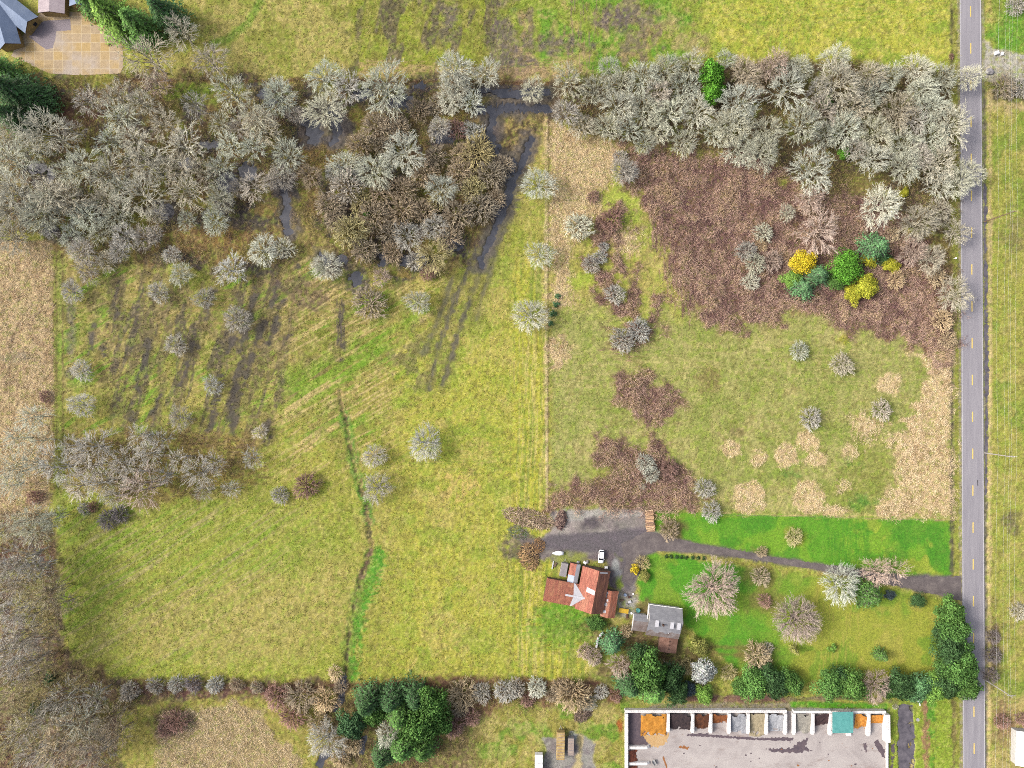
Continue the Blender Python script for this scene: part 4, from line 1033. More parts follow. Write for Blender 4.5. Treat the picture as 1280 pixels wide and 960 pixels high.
# teal canopy
m_teal, nt, b = new_mat('teal_sheet_roof')
tc = node(nt, 'ShaderNodeTexCoord'); wv = node(nt, 'ShaderNodeTexWave', bands_direction='X'); wv.inputs['Scale'].default_value = 1.4; nt.links.new(tc.outputs['Object'], wv.inputs['Vector'])
c = mix(nt, 1.0, ramp(nt, noise(nt, .6, 5, .7), [(0.3, alb(86, 164, 158)), (.7, alb(112, 186, 180))]), ramp(nt, wv.outputs['Fac'], [(0, (.86,) * 3), (.4, (1.06,) * 3)]), 'MULTIPLY')
nt.links.new(c, b.inputs['Base Color']); b.inputs['Roughness'].default_value = .55; bump(nt, b, wv.outputs['Fac'], .4, .04)
x, y = P(1053.6, 903.2, 3.6)
can = thing('canopy', 'teal sheet metal canopy roof on posts over a storage bay', 'canopy', (x, y, 0), math.radians(1))
mb = MB(); mb.slab([(-3.4, -3.5, 3.45), (3.4, -3.5, 3.45), (3.4, 3.5, 3.75), (-3.4, 3.5, 3.75)], .08); mb.build('roof', m_teal, can)
for sx in (-3.2, 3.2):
    for sy, zt in ((-3.2, 3.38), (3.2, 3.65)):
        mb = MB(); mb.box(sx - .08, sx + .08, sy - .08, sy + .08, -.02, zt); mb.build('post', m_steel, can)
x, y = P(1060, 917)
mb = MB(); mb.box(-.8, .8, -.5, .5, .03, .65); o = mb.build('concrete_block', m_block, None, .03); o.location = (x, y, 0); tag(o, 'single white concrete block lying in front of the teal canopy', 'block')
# small cart by the lower wall
x, y = P(817.5, 952)
ct = thing('yard_cart', 'small grey two wheeled cart at the end of the lower short wall', 'cart', (x, y, .02), math.radians(25))
mb = MB(); mb.box(-.5, .5, -.8, .8, .5, .56); mb.box(-.5, -.46, -.8, .8, .565, .95); mb.box(.46, .5, -.8, .8, .565, .95); mb.box(-.455, .455, -.8, -.76, .565, .95); mb.build('tray', m_steel, ct)
for s in (-1, 1): wheel(ct, s * .62, 0, .3, .14)
mb = MB(); mb.tube((0, .8, .53), (0, 1.9, .1), .03); mb.build('drawbar', m_steel, ct)

# ---- white car
x, y = P(751.7, 696, 1.0)
car = thing('parked_car', 'white car parked on the gravel north of the barn', 'car', (x, y, 0.0), math.radians(175.5))
m_carp, nt, b = new_mat('white_car_paint'); b.inputs['Base Color'].default_value = (.62, .62, .63, 1); b.inputs['Roughness'].default_value = .25; b.inputs['Specular IOR Level'].default_value = .5
def sect(y, hw, zs):    # one ring across the car
    z0, z1, z2 = zs
    return [(-hw * .92, y, z0), (-hw, y, (z0 + z1) / 2), (-hw * .97, y, z1), (-hw * .86, y, z2), (0, y, z2 + .03), (hw * .86, y, z2), (hw * .97, y, z1), (hw, y, (z0 + z1) / 2), (hw * .92, y, z0), (0, y, z0 - .01)]
mb = MB(); mb.loft([sect(-2.2, .70, (.42, .62, .72)), sect(-2.1, .82, (.28, .75, .9)), sect(-1.3, .9, (.25, .82, .98)), sect(0, .91, (.25, .84, 1.0)), sect(1.0, .9, (.25, .82, .98)), sect(1.6, .87, (.26, .76, .88)), sect(2.05, .80, (.3, .64, .76)), sect(2.2, .66, (.42, .58, .66))])
mb.build('body', m_carp, car, 0, True)
def cab(y, hw, z0, z1): return [(-hw, y, z0), (-hw * .86, y, z1), (0, y, z1 + .03), (hw * .86, y, z1), (hw, y, z0)]
mb = MB(); mb.loft([cab(-2.0, .76, .88, .92), cab(-1.55, .78, .96, 1.42), cab(-.5, .79, .98, 1.52), cab(.35, .79, .98, 1.48), cab(1.15, .76, .96, .99)]); mb.build('window', m_glass, car)
mb = MB(); mb.loft([[(-.64, -1.6, 1.44), (.64, -1.6, 1.44), (.64, -1.6, 1.49), (0, -1.6, 1.52), (-.64, -1.6, 1.49)], [(-.68, -.5, 1.53), (.68, -.5, 1.53), (.68, -.5, 1.57), (0, -.5, 1.60), (-.68, -.5, 1.57)], [(-.64, .4, 1.48), (.64, .4, 1.48), (.64, .4, 1.53), (0, .4, 1.56), (-.64, .4, 1.53)]]); mb.build('roof', m_carp, car)
for s in (-1, 1):
    for yy in (-1.35, 1.4): wheel(car, s * .8, yy, .32, .22)
    mb = MB(); mb.box(s * .58 - .16, s * .58 + .16, 2.10, 2.19, .58, .70); mb.build('headlight', m_glass, car, .01)
    mb = MB(); mb.box(s * .62 - .12, s * .62 + .12, -2.22, -2.14, .66, .80); mb.build('taillight', m_rust, car, .01)
    mb = MB(); mb.box(s * .98 - .09, s * .98 + .09, .72, .86, .95, 1.08); mb.build('mirror', m_carp, car, .02)
# ---- small boat
x, y = P(697.5, 691.5, .7)
bt = thing('boat', 'small white boat with a pointed bow beside the gravel yard', 'boat', (x, y, 0), math.radians(178))
def hull(xx, w, zk, zg): return [(xx, -w, zg), (xx, -w * .7, zk + .15), (xx, 0, zk), (xx, w * .7, zk + .15), (xx, w, zg), (xx, w * .85, zg + .06), (xx, 0, zg + .14), (xx, -w * .85, zg + .06)]
mb = MB(); mb.loft([hull(-1.8, .55, .1, .72), hull(-.6, .72, .05, .74), hull(.6, .66, .05, .78), hull(1.4, .36, .15, .86), hull(1.9, .05, .45, .95)]); mb.build('hull', m_whitep, bt, 0, True)
mb = MB(); mb.box(-1.86, -1.82, -.45, .45, .2, .78); mb.build('transom', m_greyroof, bt)
# ---- long pale plank rail by the boat and the fence rail in the garden
def beam(name, label, cat, p0, p1, w, h, mat, z=0):
    a = P(*p0); c = P(*p1); L = math.dist(a, c)
    mb = MB(); mb.box(0, L, -w / 2, w / 2, z, z + h); o = mb.build(name, mat, None, .02)
    o.location = (a[0], a[1], 0); o.rotation_euler = (0, 0, math.atan2(c[1] - a[1], c[0] - a[0])); return tag(o, label, cat)
beam('timber_beam', 'long pale timber lying on the grass south of the boat', 'timber', (692, 701), (690, 711), .35, .3, m_whitesheet)
beam('garden_wall', 'pale garden wall beside the blue green conifer', 'wall', (745, 809), (747.5, 796), .5, 1.0, m_whitesheet, -.1)
beam('garden_rail', 'short pale rail above the garden wall', 'rail', (749, 794.5), (753.5, 790), .5, .9, m_whitesheet, -.1)
# ---- yellow skip on the patio
x, y = P(779.5, 763.5, .8)
sk = thing('yellow_skip', 'yellow open skip standing on the concrete patio by the barn', 'skip', (x, y, 0), math.radians(-9))
m_yel = mat_noise('yellow_paint', [(0.3, alb(206, 164, 36)), (.7, alb(240, 200, 70))], 1.2, rough=.5)
mb = MB(); mb.loft([[(-1.3, -.55, .12), (1.3, -.55, .12), (1.3, .55, .12), (-1.3, .55, .12)], [(-1.55, -.7, .85), (1.55, -.7, .85), (1.55, .7, .85), (-1.55, .7, .85)]]); mb.build('body', m_yel, sk, .02)
mb = MB(); mb.box(-1.6, 1.6, -.75, -.66, .853, .93); mb.box(-1.6, 1.6, .66, .75, .853, .93); mb.box(-1.6, -1.52, -.657, .657, .853, .93); mb.box(1.52, 1.6, -.657, .657, .853, .93); mb.build('rim', m_yel, sk)
# loose things round the barn
for px, py, w_, l_, h_, mt, nm, lb in ((731, 703, .5, .4, .6, m_whitep, 'crate', 'white crate at the north west corner of the barn'), (734, 702, .35, .5, .5, m_greyroof, 'crate', 'grey crate at the north west corner of the barn'), (757.5, 709, .5, .35, .7, m_whitep, 'crate', 'white crate at the north east corner of the barn'), (694, 706, .3, .8, .3, m_barnwood, 'plank_pile', 'brown plank pile beside the long pale timber'), (722.5, 702.5, .4, .4, .6, m_steel, 'crate', 'dark crate at the north end of the two-tone shed'), (787, 752, .5, .4, .4, m_whitesheet, 'crate', 'pale crate on the east side of the patio'), (777, 750, .6, .3, .4, m_barnwood, 'crate', 'brown crate on the west side of the patio'), (784, 770, .3, .7, .3, m_trim, 'plank_pile', 'dark plank pile at the south end of the patio')):
    x, y = P(px, py); mb = MB()
    mb.loft([[(-w_, -l_, 0), (w_, -l_, 0), (w_, l_, 0), (-w_, l_, 0)], [(-w_ * 1.05, -l_ * 1.05, h_), (w_ * 1.05, -l_ * 1.05, h_), (w_ * 1.05, l_ * 1.05, h_), (-w_ * 1.05, l_ * 1.05, h_)], [(-w_ * .8, -l_ * .8, h_ * 1.12), (w_ * .8, -l_ * .8, h_ * 1.12), (w_ * .8, l_ * .8, h_ * 1.12), (-w_ * .8, l_ * .8, h_ * 1.12)]])
    o = mb.build(nm, mt, None, .02); o.location = (x, y, 0); o.rotation_euler = (0, 0, ang + rnd.uniform(-.5, .5)); tag(o, lb, nm.replace('_', ' '))
# garden clutter on the patio: pots and boxes
for px, py, s_, mt, nm, lb in ((781, 743, .5, m_slate, 'water_butt', 'dark water butt on the patio nearest the barn shed'), (786, 746, .4, m_trim, 'plant_pot', 'brown plant pot on the north side of the patio'), (789, 766, .35, m_whitep, 'plant_pot', 'white plant pot beside the yellow skip'), (797, 762, .7, m_teal, 'rain_barrel', 'teal rain barrel at the east edge of the patio'), (791, 742, .3, m_whitep, 'plant_pot', 'white plant pot near the lawn corner of the patio'), (783, 755, .35, m_greyroof, 'plant_pot', 'grey plant pot in the middle of the patio')):
    x, y = P(px, py); rings = []
    for zz, rr in ((0, .75), (.1, .8), (.8, 1.0), (1.0, 1.0), (1.0, .86), (.8, .8)):
        rings.append([(x + s_ * rr * math.cos(t), y + s_ * rr * math.sin(t), .0 + zz * s_ * 1.6) for t in np.linspace(0, 2 * math.pi, 15)[:-1]])
    mb = MB(); mb.loft(rings); tag(mb.build(nm, mt, None, 0), lb, nm.replace('_', ' '))
# white shed off the east side of the road, and two white things on its gravel mouth
x, y = P(1279.5, 936, 3); sh2 = thing('white_building', 'white roofed building at the bottom right edge', 'building', (x, y, 0), math.radians(-1))
gable(sh2, 11, 4.2, 2.6, 3.3, m_clap, (m_whitep, m_whitep), over=.2)
x, y = P(1244.6, 67); mb = MB(); mb.loft([[(-.6, -.5, 0), (.6, -.5, 0), (.6, .5, 0), (-.6, .5, 0)], [(-.66, -.55, .9), (.66, -.55, .9), (.66, .55, .9), (-.66, .55, .9)], [(-.45, -.35, 1.1), (.45, -.35, 1.1), (.45, .35, 1.1), (-.45, .35, 1.1)]]); o = mb.build('white_crate', m_whitep, None, .03); o.location = (x, y, 0); o.rotation_euler = (0, 0, .3); tag(o, 'bigger white crate on the gravel turnout by the road', 'crate')
x, y = P(1251.5, 68); mb = MB(); mb.loft([[(-.3, -.5, 0), (.3, -.5, 0), (.3, .5, 0), (-.3, .5, 0)], [(-.33, -.55, .7), (.33, -.55, .7), (.33, .55, .7), (-.33, .55, .7)], [(-.2, -.35, .85), (.2, -.35, .85), (.2, .35, .85), (-.2, .35, .85)]]); o = mb.build('white_crate', m_whitep, None, .03); o.location = (x, y, 0); tag(o, 'narrow white crate beside the bigger crate on the turnout', 'crate')
m_stone = mat_noise('grey_stone', [(0.3, (.08, .075, .08)), (.7, (.2, .19, .19))], 1.5)
def rock(name, label, px, py, r, m=m_stone):
    bm = bmesh.new(); bmesh.ops.create_icosphere(bm, subdivisions=3, radius=r)
    for v in bm.verts:
        k = 1 + (math.sin(v.co.x * 5 / r + px) + math.sin(v.co.y * 4 / r + py) + math.sin(v.co.z * 6 / r)) * .09; v.co = Vector((v.co.x * k, v.co.y * k * .85, v.co.z * .55 * k))
    me = bpy.data.meshes.new(name); bm.to_mesh(me); bm.free(); o = link(name, me, m); x, y = P(px, py); o.location = (x, y, r * .2); return tag(o, label, 'rock')
rock('boulder', 'dark boulder on the gravel turnout beside the tree crown', 1236, 90, 1.3); rock('boulder', 'small dark boulder at the south side of the turnout', 1254, 96, .8)
# white rod-like boat hull in the hedge corner and grey drain cover
beam('white_plank', 'white plank leaning out of the hedge near the pond', 'plank', (1139, 871), (1146, 876), .4, .25, m_whitep, .9)
beam('white_post', 'white post lying by the hedge end near the pond', 'post', (1149, 874), (1149.5, 882), .3, .25, m_whitep, .05)
x, y = P(1147, 899.5); mb = MB(); mb.tube((0, 0, 0), (0, 0, .18), .55, sides=18); o = mb.build('drain_cover', m_steel, None); o.location = (x, y, 0); tag(o, 'round grey drain cover in the grass east of the pond', 'drain cover')
x, y = P(1192, 323.5); mb = MB(); mb.box(-.1, .1, -.1, .1, -.1, 1.1); mb.box(-.22, .22, -.3, .3, 1.103, 1.45); o = mb.build('mailbox', m_whitep, None, .02); o.location = (x, y, 0); tag(o, 'white mailbox on a post at the west edge of the road', 'mailbox')
# ------------------------------------------------------------------ poles, wires and fences
m_polew = mat_noise('pole_timber', [(0.3, alb(120, 96, 78)), (.7, alb(156, 130, 108))], .6, scl=(4, 4, .5))
m_wire = mat_noise('aluminium_wire', [(0.3, (.38,) * 3), (.7, (.5,) * 3)], 1)
m_grey_arm = mat_noise('weathered_arm', [(0.3, alb(176, 168, 160)), (.7, alb(206, 200, 194))], 1)
HP = 14.0
for i, (px, py, lb) in enumerate(((1231, 277, 'brown utility pole beside the road north of the pale field edge'), (1230, 566, 'utility pole with pale crossarm halfway down the roadside'), (1228.3, 848, 'utility pole with a pale crossarm near the white building'))):
    x, y = P(px, py)
    t = thing('utility_pole', lb, 'utility pole', (x, y, 0), 0, 'utility poles along the road')
    mb = MB(); mb.tube((0, 0, -.6), (0, 0, HP), .2, .13, 10); mb.build('pole', m_polew if i == 0 else m_grey_arm, t)
    mb = MB(); mb.box(-1.3, 1.3, -.07 + .2, .07 + .2, HP - .75, HP - .6); a = mb.build('crossarm', m_grey_arm, t, .01)
    for s in (-1.15, -.4, .4, 1.15):
        mb = MB(); mb.tube((s, .2, HP - .598), (s, .2, HP - .35), .05, .035, 8); mb.build('insulator', m_whitep, a)
    if i == 1:
        mb = MB(); mb.box(-1.0, 1.0, .12, .26, HP - 1.9, HP - 1.78); mb.build('crossarm', m_grey_arm, t, .01)
ys = [P(0, q)[1] for q in (-590, -300, -12, 277, 566, 848, 1137, 1426)]
for k, (dx, z, r) in enumerate(((-1.15, HP - .33, .009), (-.4, HP - .33, .009), (1.15, HP - .33, .009), (0.0, 10.2, .010), (0.0, 6.9, .012))):
    xs = [P(1231 - (q - 277) * .004, q)[0] + dx for q in (-590, -300, -12, 277, 566, 848, 1137, 1426)]
    pts = []
    for j in range(len(ys) - 1):
        for u in range(8):
            f = u / 8; pts.append((xs[j] + (xs[j + 1] - xs[j]) * f, ys[j] + (ys[j + 1] - ys[j]) * f + (.2 if k < 3 else -.2), z - 4 * .9 * f * (1 - f)))
    A = np.array(pts); V, F, own = tube_arrays(A[:-1], A[1:], np.full(len(A) - 1, r), np.full(len(A) - 1, r), 5)
    o = link('power_line', mesh_arrays('power_line', V, F), m_wire)
    tag(o, ('top wire over the west end of the crossarms', 'top wire just west of the pole tops', 'top wire over the east end of the crossarms', 'middle service wire below the crossarms', 'lowest and thickest wire, closest to the road')[k], 'wire', 'overhead wires along the road')

m_fwire = mat_noise('rusty_fence_wire', [(0.3, (.2, .15, .11)), (.7, (.3, .25, .2))], 1)
m_postw = mat_noise('fence_post_timber', [(0.3, alb(150, 130, 104)), (.7, alb(186, 164, 134))], 2)
def fence(name, label, pts, gap=5.0, h=1.2, rails=3, post=.08):
    W = [Vector((*P(*p), 0)) for p in pts]
    t = thing(name, label, 'fence', W[0]); o0 = W[0]
    proto = None; rp0 = []; rp1 = []
    for a, c in zip(W, W[1:]):
        L = (c - a).length; n = max(1, round(L / gap))
        for k in range(n + (1 if c is W[-1] else 0)):
            p = a + (c - a) * k / n - o0
            if proto is None:
                mb = MB(); mb.tube((0, 0, -.3), (0, 0, h + .1), post, post * .9, 7); proto = mb.build('post', m_postw, t); q = proto
            else:
                q = proto.copy(); COL.objects.link(q); q.parent = t
            q.location = p; q.rotation_euler = (rnd.uniform(-.04, .04), rnd.uniform(-.04, .04), rnd.uniform(0, 6))
        for r in range(rails):
            z = Vector((0, 0, h * (r + 1) / rails)); rp0.append(a - o0 + z); rp1.append(c - o0 + z)
    V, F, _ = tube_arrays(np.array(rp0), np.array(rp1), np.full(len(rp0), .006), np.full(len(rp0), .006), 4)
    link('wire', mesh_arrays('fence_wire', V, F), m_fwire, t)
fence('wire_fence', 'long wire fence down the middle between pasture and paddock', [(684, 152), (683.5, 400), (684.5, 634)], 6)
fence('wire_fence', 'wire fence between the straw field and the west pasture', [(67, 300), (67.5, 640)], 6)
fence('wire_fence', 'wire fence along the north edge of the woods', [(160, 99.5), (300, 100.5), (450, 100), (684, 103)], 6)
fence('wire_fence', 'wire fence between the paddock and the bright green lawn', [(898, 643), (1060, 646.5), (1190, 650.5)], 6)
fence('wire_fence', 'wire fence beside the west ditch of the road', [(1190.5, 385), (1190.5, 650)], 6)
fence('wire_fence', 'low fence on the soil strip north of the storage yard', [(850, 868.5), (985, 870.5), (1112, 874)], 5, .9)
fence('wire_fence', 'short garden fence south west of the conifers', [(757, 830), (757.5, 858)], 4, 1.0)
# ------------------------------------------------------------------ vegetation prototypes
m_bark = mat_noise('tree_bark', [(0.3, (.10, .085, .07)), (.7, (.22, .20, .18))], 1.2, scl=(3, 3, .6))
m_twig = mat_attr('lichen_twigs', 'tone', .95, True, .16)
m_leaf = mat_attr('leaf_green', 'tone', .75, True, .12)
m_cane = mat_attr('dry_canes', 'tone', .95)
def unit(v):
    n = math.sqrt(v[0] ** 2 + v[1] ** 2 + v[2] ** 2) or 1; return (v[0] / n, v[1] / n, v[2] / n)
def add(a, b, k=1.0): return (a[0] + b[0] * k, a[1] + b[1] * k, a[2] + b[2] * k)
def rdir(r): return unit((r.gauss(0, 1), r.gauss(0, 1), r.gauss(0, 1)))

def fib_dirs(n, lo, r):
    """n directions spread evenly over a dome reaching down to elevation sine lo"""
    out = []
    for i in range(n):
        s = lo + (1 - lo) * (i + .5) / n; a = i * 2.399963 + r.uniform(-.25, .25); c = math.sqrt(max(0, 1 - s * s))
        s += r.uniform(-.04, .04); out.append(unit((c * math.cos(a), c * math.sin(a), s)))
    return out
def grow_tree(seed, R, Ht, limbs=16, tips=260, twl=4, trunk_h=.22, base=.2, twig_r=.05, stems=1, lo=-.12, cz=.5, lop=.16, wob=.2, twlen=.16, leader=.5):
    """leafless tree: trunk and limb segments T, crown segments C (p0, p1, r0, r1, tip)"""
    r = random.Random(seed); T = []; C = []
    c0 = (0, 0, Ht * cz); rz = Ht * (1 - cz)
    ph = [r.uniform(0, 6.28) for _ in range(6)]
    def reach(d):     # uneven outline
        a = math.atan2(d[1], d[0])
        return 1 + lop * (.6 * math.sin(2 * a + ph[0]) + .5 * math.sin(3 * a + ph[1]) + .45 * math.sin(5 * a + ph[2] + 3 * d[2]) + .35 * math.sin(8 * a + ph[3] + 4 * d[2]))
    def at(d, f):
        k = f * reach(d); return (c0[0] + d[0] * R * k, c0[1] + d[1] * R * k, c0[2] + d[2] * rz * min(k, 1.05))
    nodes = []
    bases = [(0, 0, -.2)] if stems == 1 else [(r.uniform(-.22, .22) * R, r.uniform(-.22, .22) * R, -.2) for _ in range(stems)]
    tops = []
    for b0 in bases:
        p = b0; n = 4; ra = base; path = [p]
        for k in range(n):
            q = (p[0] + r.uniform(-.04, .04) * Ht * .3, p[1] + r.uniform(-.04, .04) * Ht * .3, b0[2] + Ht * trunk_h * (k + 1) / n)
            T.append((p, q, ra, ra * .93, 0)); ra *= .93; p = q; path.append(p)
        for k in range(4):
            q = (p[0] + r.uniform(-.05, .05) * R, p[1] + r.uniform(-.05, .05) * R, p[2] + Ht * leader * .25)
            T.append((p, q, ra * (1 - k * .22), ra * (1 - (k + 1) * .22), .1)); p = q; path.append(p)
        tops.append(path[2:])
    for i, d in enumerate(fib_dirs(limbs, lo + .1, r)):
        path = tops[i % len(tops)]; a0 = path[min(len(path) - 1, int((.25 + .75 * max(0, d[2])) * r.uniform(.5, 1) * (len(path) - 1)))]
        tgt = at(d, r.uniform(.55, .7)); p = a0; n = 5; L = math.dist(a0, tgt)
        dc = unit(add(unit((tgt[0] - a0[0], tgt[1] - a0[1], tgt[2] - a0[2])), (0, 0, 1), .45))
        for k in range(n):
            w = unit((tgt[0] - p[0], tgt[1] - p[1], tgt[2] - p[2])); dc = unit(add(add(dc, w, .7), rdir(r), wob))
            q = add(p, dc, L * 1.03 / n); ra = base * .45 * (1 - k / n) + twig_r; rb = base * .45 * (1 - (k + 1) / n) + twig_r
            (T if k < 2 else C).append((p, q, ra, rb, .1 + .08 * k)); p = q
            if k > 0: nodes.append(p)
    NA = np.array(nodes)
    for d in fib_dirs(tips, lo, r):
        d = unit(add(d, rdir(r), .1))
        f = 1 - .34 * r.random() ** 1.6
        tp = np.array(at(d, f)); md = np.array(at(d, f * .6))
        j = int(np.argmin(((NA - md) ** 2).sum(1) + r.random() * .3)); s = nodes[j]
        # bent branch from its limb out to the tip
        p = s; n = 4; L = math.dist(s, tp); dc = unit(add(unit(tuple(tp - np.array(s))), d, .3)); pts = [p]
        for k in range(n):
            w = unit((tp[0] - p[0], tp[1] - p[1], tp[2] - p[2])); dc = unit(add(add(dc, w, .8), rdir(r), wob))
            q = add(p, dc, L * 1.02 / n); ra = twig_r * (1.5 - .9 * k / n); rb = twig_r * (1.5 - .9 * (k + 1) / n)
            C.append((p, q, ra, rb, .35 + .5 * k / n)); p = q; pts.append(p)
        for u in range(twl):
            kk = 1.3 + 2.6 * (u + r.random()) / twl; k = min(3, int(kk)); t = kk - k
            b = add(pts[k], (pts[k + 1][0] - pts[k][0], pts[k + 1][1] - pts[k][1], pts[k + 1][2] - pts[k][2]), t)
            dd = unit(add(add(add(dc, rdir(r), .75), d, .35), (0, 0, 1), .1)); l = R * twlen * r.uniform(.55, 1.15)
            m = add(b, dd, l * .5); C.append((b, m, twig_r * .8, twig_r * .65, .85))
            dd = unit(add(dd, rdir(r), .35)); C.append((m, add(m, dd, l * .5), twig_r * .65, twig_r * .45, 1))
            dd = unit(add(dd, rdir(r), .8)); C.append((m, add(m, dd, l * .42), twig_r * .6, twig_r * .45, 1))
    return T, C

def seg_mesh(name, segs, sides, inner=(.34, .31, .27), outer=(1, 1, 1), seed=0):
    P0 = np.array([s[0] for s in segs]); P1 = np.array([s[1] for s in segs])
    V, F, own = tube_arrays(P0, P1, np.array([s[2] for s in segs]), np.array([s[3] for s in segs]), sides)
    tip = np.array([s[4] for s in segs])[own][:, None]
    rr = np.random.default_rng(seed).uniform(.72, 1.22, len(segs))[own][:, None]
    col = (np.array(inner) * (1 - tip) + np.array(outer) * tip) * rr
    return mesh_arrays(name, V, F, {'tone': (col, 'POINT', 'FLOAT_COLOR')})

BASE_TWIG = 1.0
def bare_proto(name, seed, R, Ht, sides=3, inner=(.34, .31, .27), **kw):
    T, C = grow_tree(seed, R, Ht, **kw)
    t = seg_mesh(name + '_trunk', [(a, b, r0, r1, min(1, tp + .25)) for a, b, r0, r1, tp in T], 6, inner=(.5, .47, .43), seed=seed)
    c = seg_mesh(name + '_crown', C, sides, inner=inner, seed=seed + 1)
    return dict(trunk=t, crown=c, R=R, H=Ht, kind='bare')

PROTO = {}
# rounded, lichen covered trees
PROTO['dome'] = [bare_proto('bare_tree', 100 + i, 6.0, 8.6, limbs=18, tips=(270, 220, 300, 180, 250, 210)[i], twl=5, twig_r=(.036, .039, .033, .042, .034, .038)[i], lop=(.16, .24, .18, .28, .2, .22)[i], wob=.24, twlen=.18) for i in range(6)]
# taller, looser forest trees with visible stems
PROTO['tall'] = [bare_proto('slender_tree', 200 + i, 5.2, 13.0, limbs=14, tips=(130, 100, 150, 115, 95)[i], twl=5, twig_r=.038, trunk_h=.3, base=.2, cz=.56, lo=-.4, lop=.28, wob=.28, twlen=.22) for i in range(5)]
PROTO['thin'] = [bare_proto('thin_tree', 300 + i, 4.6, 14.0, limbs=14, tips=110, twl=4, twig_r=.03, trunk_h=.25, base=.15, stems=1 + i % 2, cz=.55, lo=-.5, lop=.25, wob=.24, twlen=.2) for i in range(4)]
PROTO['fine'] = [bare_proto('ornamental_tree', 400 + i, 8.0, 9.0, limbs=30, tips=620, twl=5, twig_r=.034, trunk_h=.12, base=.34, lo=-.05, cz=.42, lop=.07 if i else .2, twlen=.12) for i in range(2)]
PROTO['bush'] = [bare_proto('bare_shrub', 500 + i, 3.6, 3.6, limbs=18, tips=220, twl=4, twig_r=.042, trunk_h=.1, base=.07, stems=4, cz=.2, lo=.0, lop=.14) for i in range(5)]

def leaf_mesh(name, Cn, N, size, tone, seed, aspect=.55, curl=.35):
    """leaf clumps: each a small folded pair of triangles around centre Cn, with outward direction N"""
    r = np.random.default_rng(seed); n = len(Cn)
    N = N / np.maximum(np.linalg.norm(N, axis=1, keepdims=True), 1e-6)
    rnd_ = r.normal(size=(n, 3)); a = np.cross(N, rnd_); a /= np.maximum(np.linalg.norm(a, axis=1, keepdims=True), 1e-6)
    b = np.cross(N, a)
    s = (size * r.uniform(.6, 1.4, n))[:, None]
    v0 = Cn - a * s; v1 = Cn + b * s * aspect - N * s * curl * .3; v2 = Cn + a * s + N * s * curl * r.uniform(-1, 1, (n, 1)); v3 = Cn - b * s * aspect - N * s * curl * .3
    V = np.stack([v0, v1, v2, v3], 1).reshape(-1, 3)
    F = (np.arange(n)[:, None] * 4 + np.array([0, 1, 2, 3])[None])
    F = np.concatenate([F[:, [0, 1, 2]], F[:, [0, 2, 3]]])
    col = np.repeat(tone, 4, axis=0)
    return mesh_arrays(name, V, F, {'tone': (col, 'POINT', 'FLOAT_COLOR')})

def conifer(seed, R, Ht, per=9, whorls=20, droop=.25, name='conifer', leaf=.26, per_spray=15):
    r = random.Random(seed); q = np.random.default_rng(seed)
    Cn = []; N = []; tn = []; T = [((0, 0, -.3), (0, 0, Ht * .5), .26, .16, .4), ((0, 0, Ht * .5), (0, 0, Ht * .97), .16, .03, .4)]
    for w in range(whorls):
        f = (w + .3) / whorls; z0 = Ht * (.1 + .88 * f); Lb = R * (1 - f) ** .75 * r.uniform(.85, 1.1) + .25
        for k in range(per):
            az = k * 6.283 / per + w * 1.3 + r.uniform(-.3, .3); L = Lb * r.uniform(.65, 1.12); tint = r.uniform(.62, 1.3)
            T.append(((0, 0, z0), (math.cos(az) * L * .8, math.sin(az) * L * .8, z0 - droop * L * .8), .05, .02, .3))
            m = max(3, int(per_spray * L / R + 2))
            for j in range(m):
                s = (j + .5) / m; rad = L * (.12 + .88 * s)
                side = (r.uniform(-1, 1)) * L * .26 * (1.15 - s * .8)
                x = math.cos(az) * rad - math.sin(az) * side; y = math.sin(az) * rad + math.cos(az) * side
                z = z0 - droop * rad * (.5 + .8 * s) + r.uniform(-.15, .15) + .12 * math.sin(s * 3)
                Cn.append((x, y, z)); N.append((math.cos(az) * .5 + r.gauss(0, .4), math.sin(az) * .5 + r.gauss(0, .4), .8)); tn.append(tint * r.uniform(.7, 1.3) * (.75 + .5 * s))
    tn = np.array(tn)[:, None]
    col = tn * np.array([[1.0, 1.0, 1.0]]) * q.uniform(.92, 1.08, (len(tn), 3))
    return dict(trunk=seg_mesh(name + '_trunk', T, 6), crown=leaf_mesh(name + '_crown', np.array(Cn), np.array(N), leaf, col, seed, .45), R=R, H=Ht, kind='leaf')

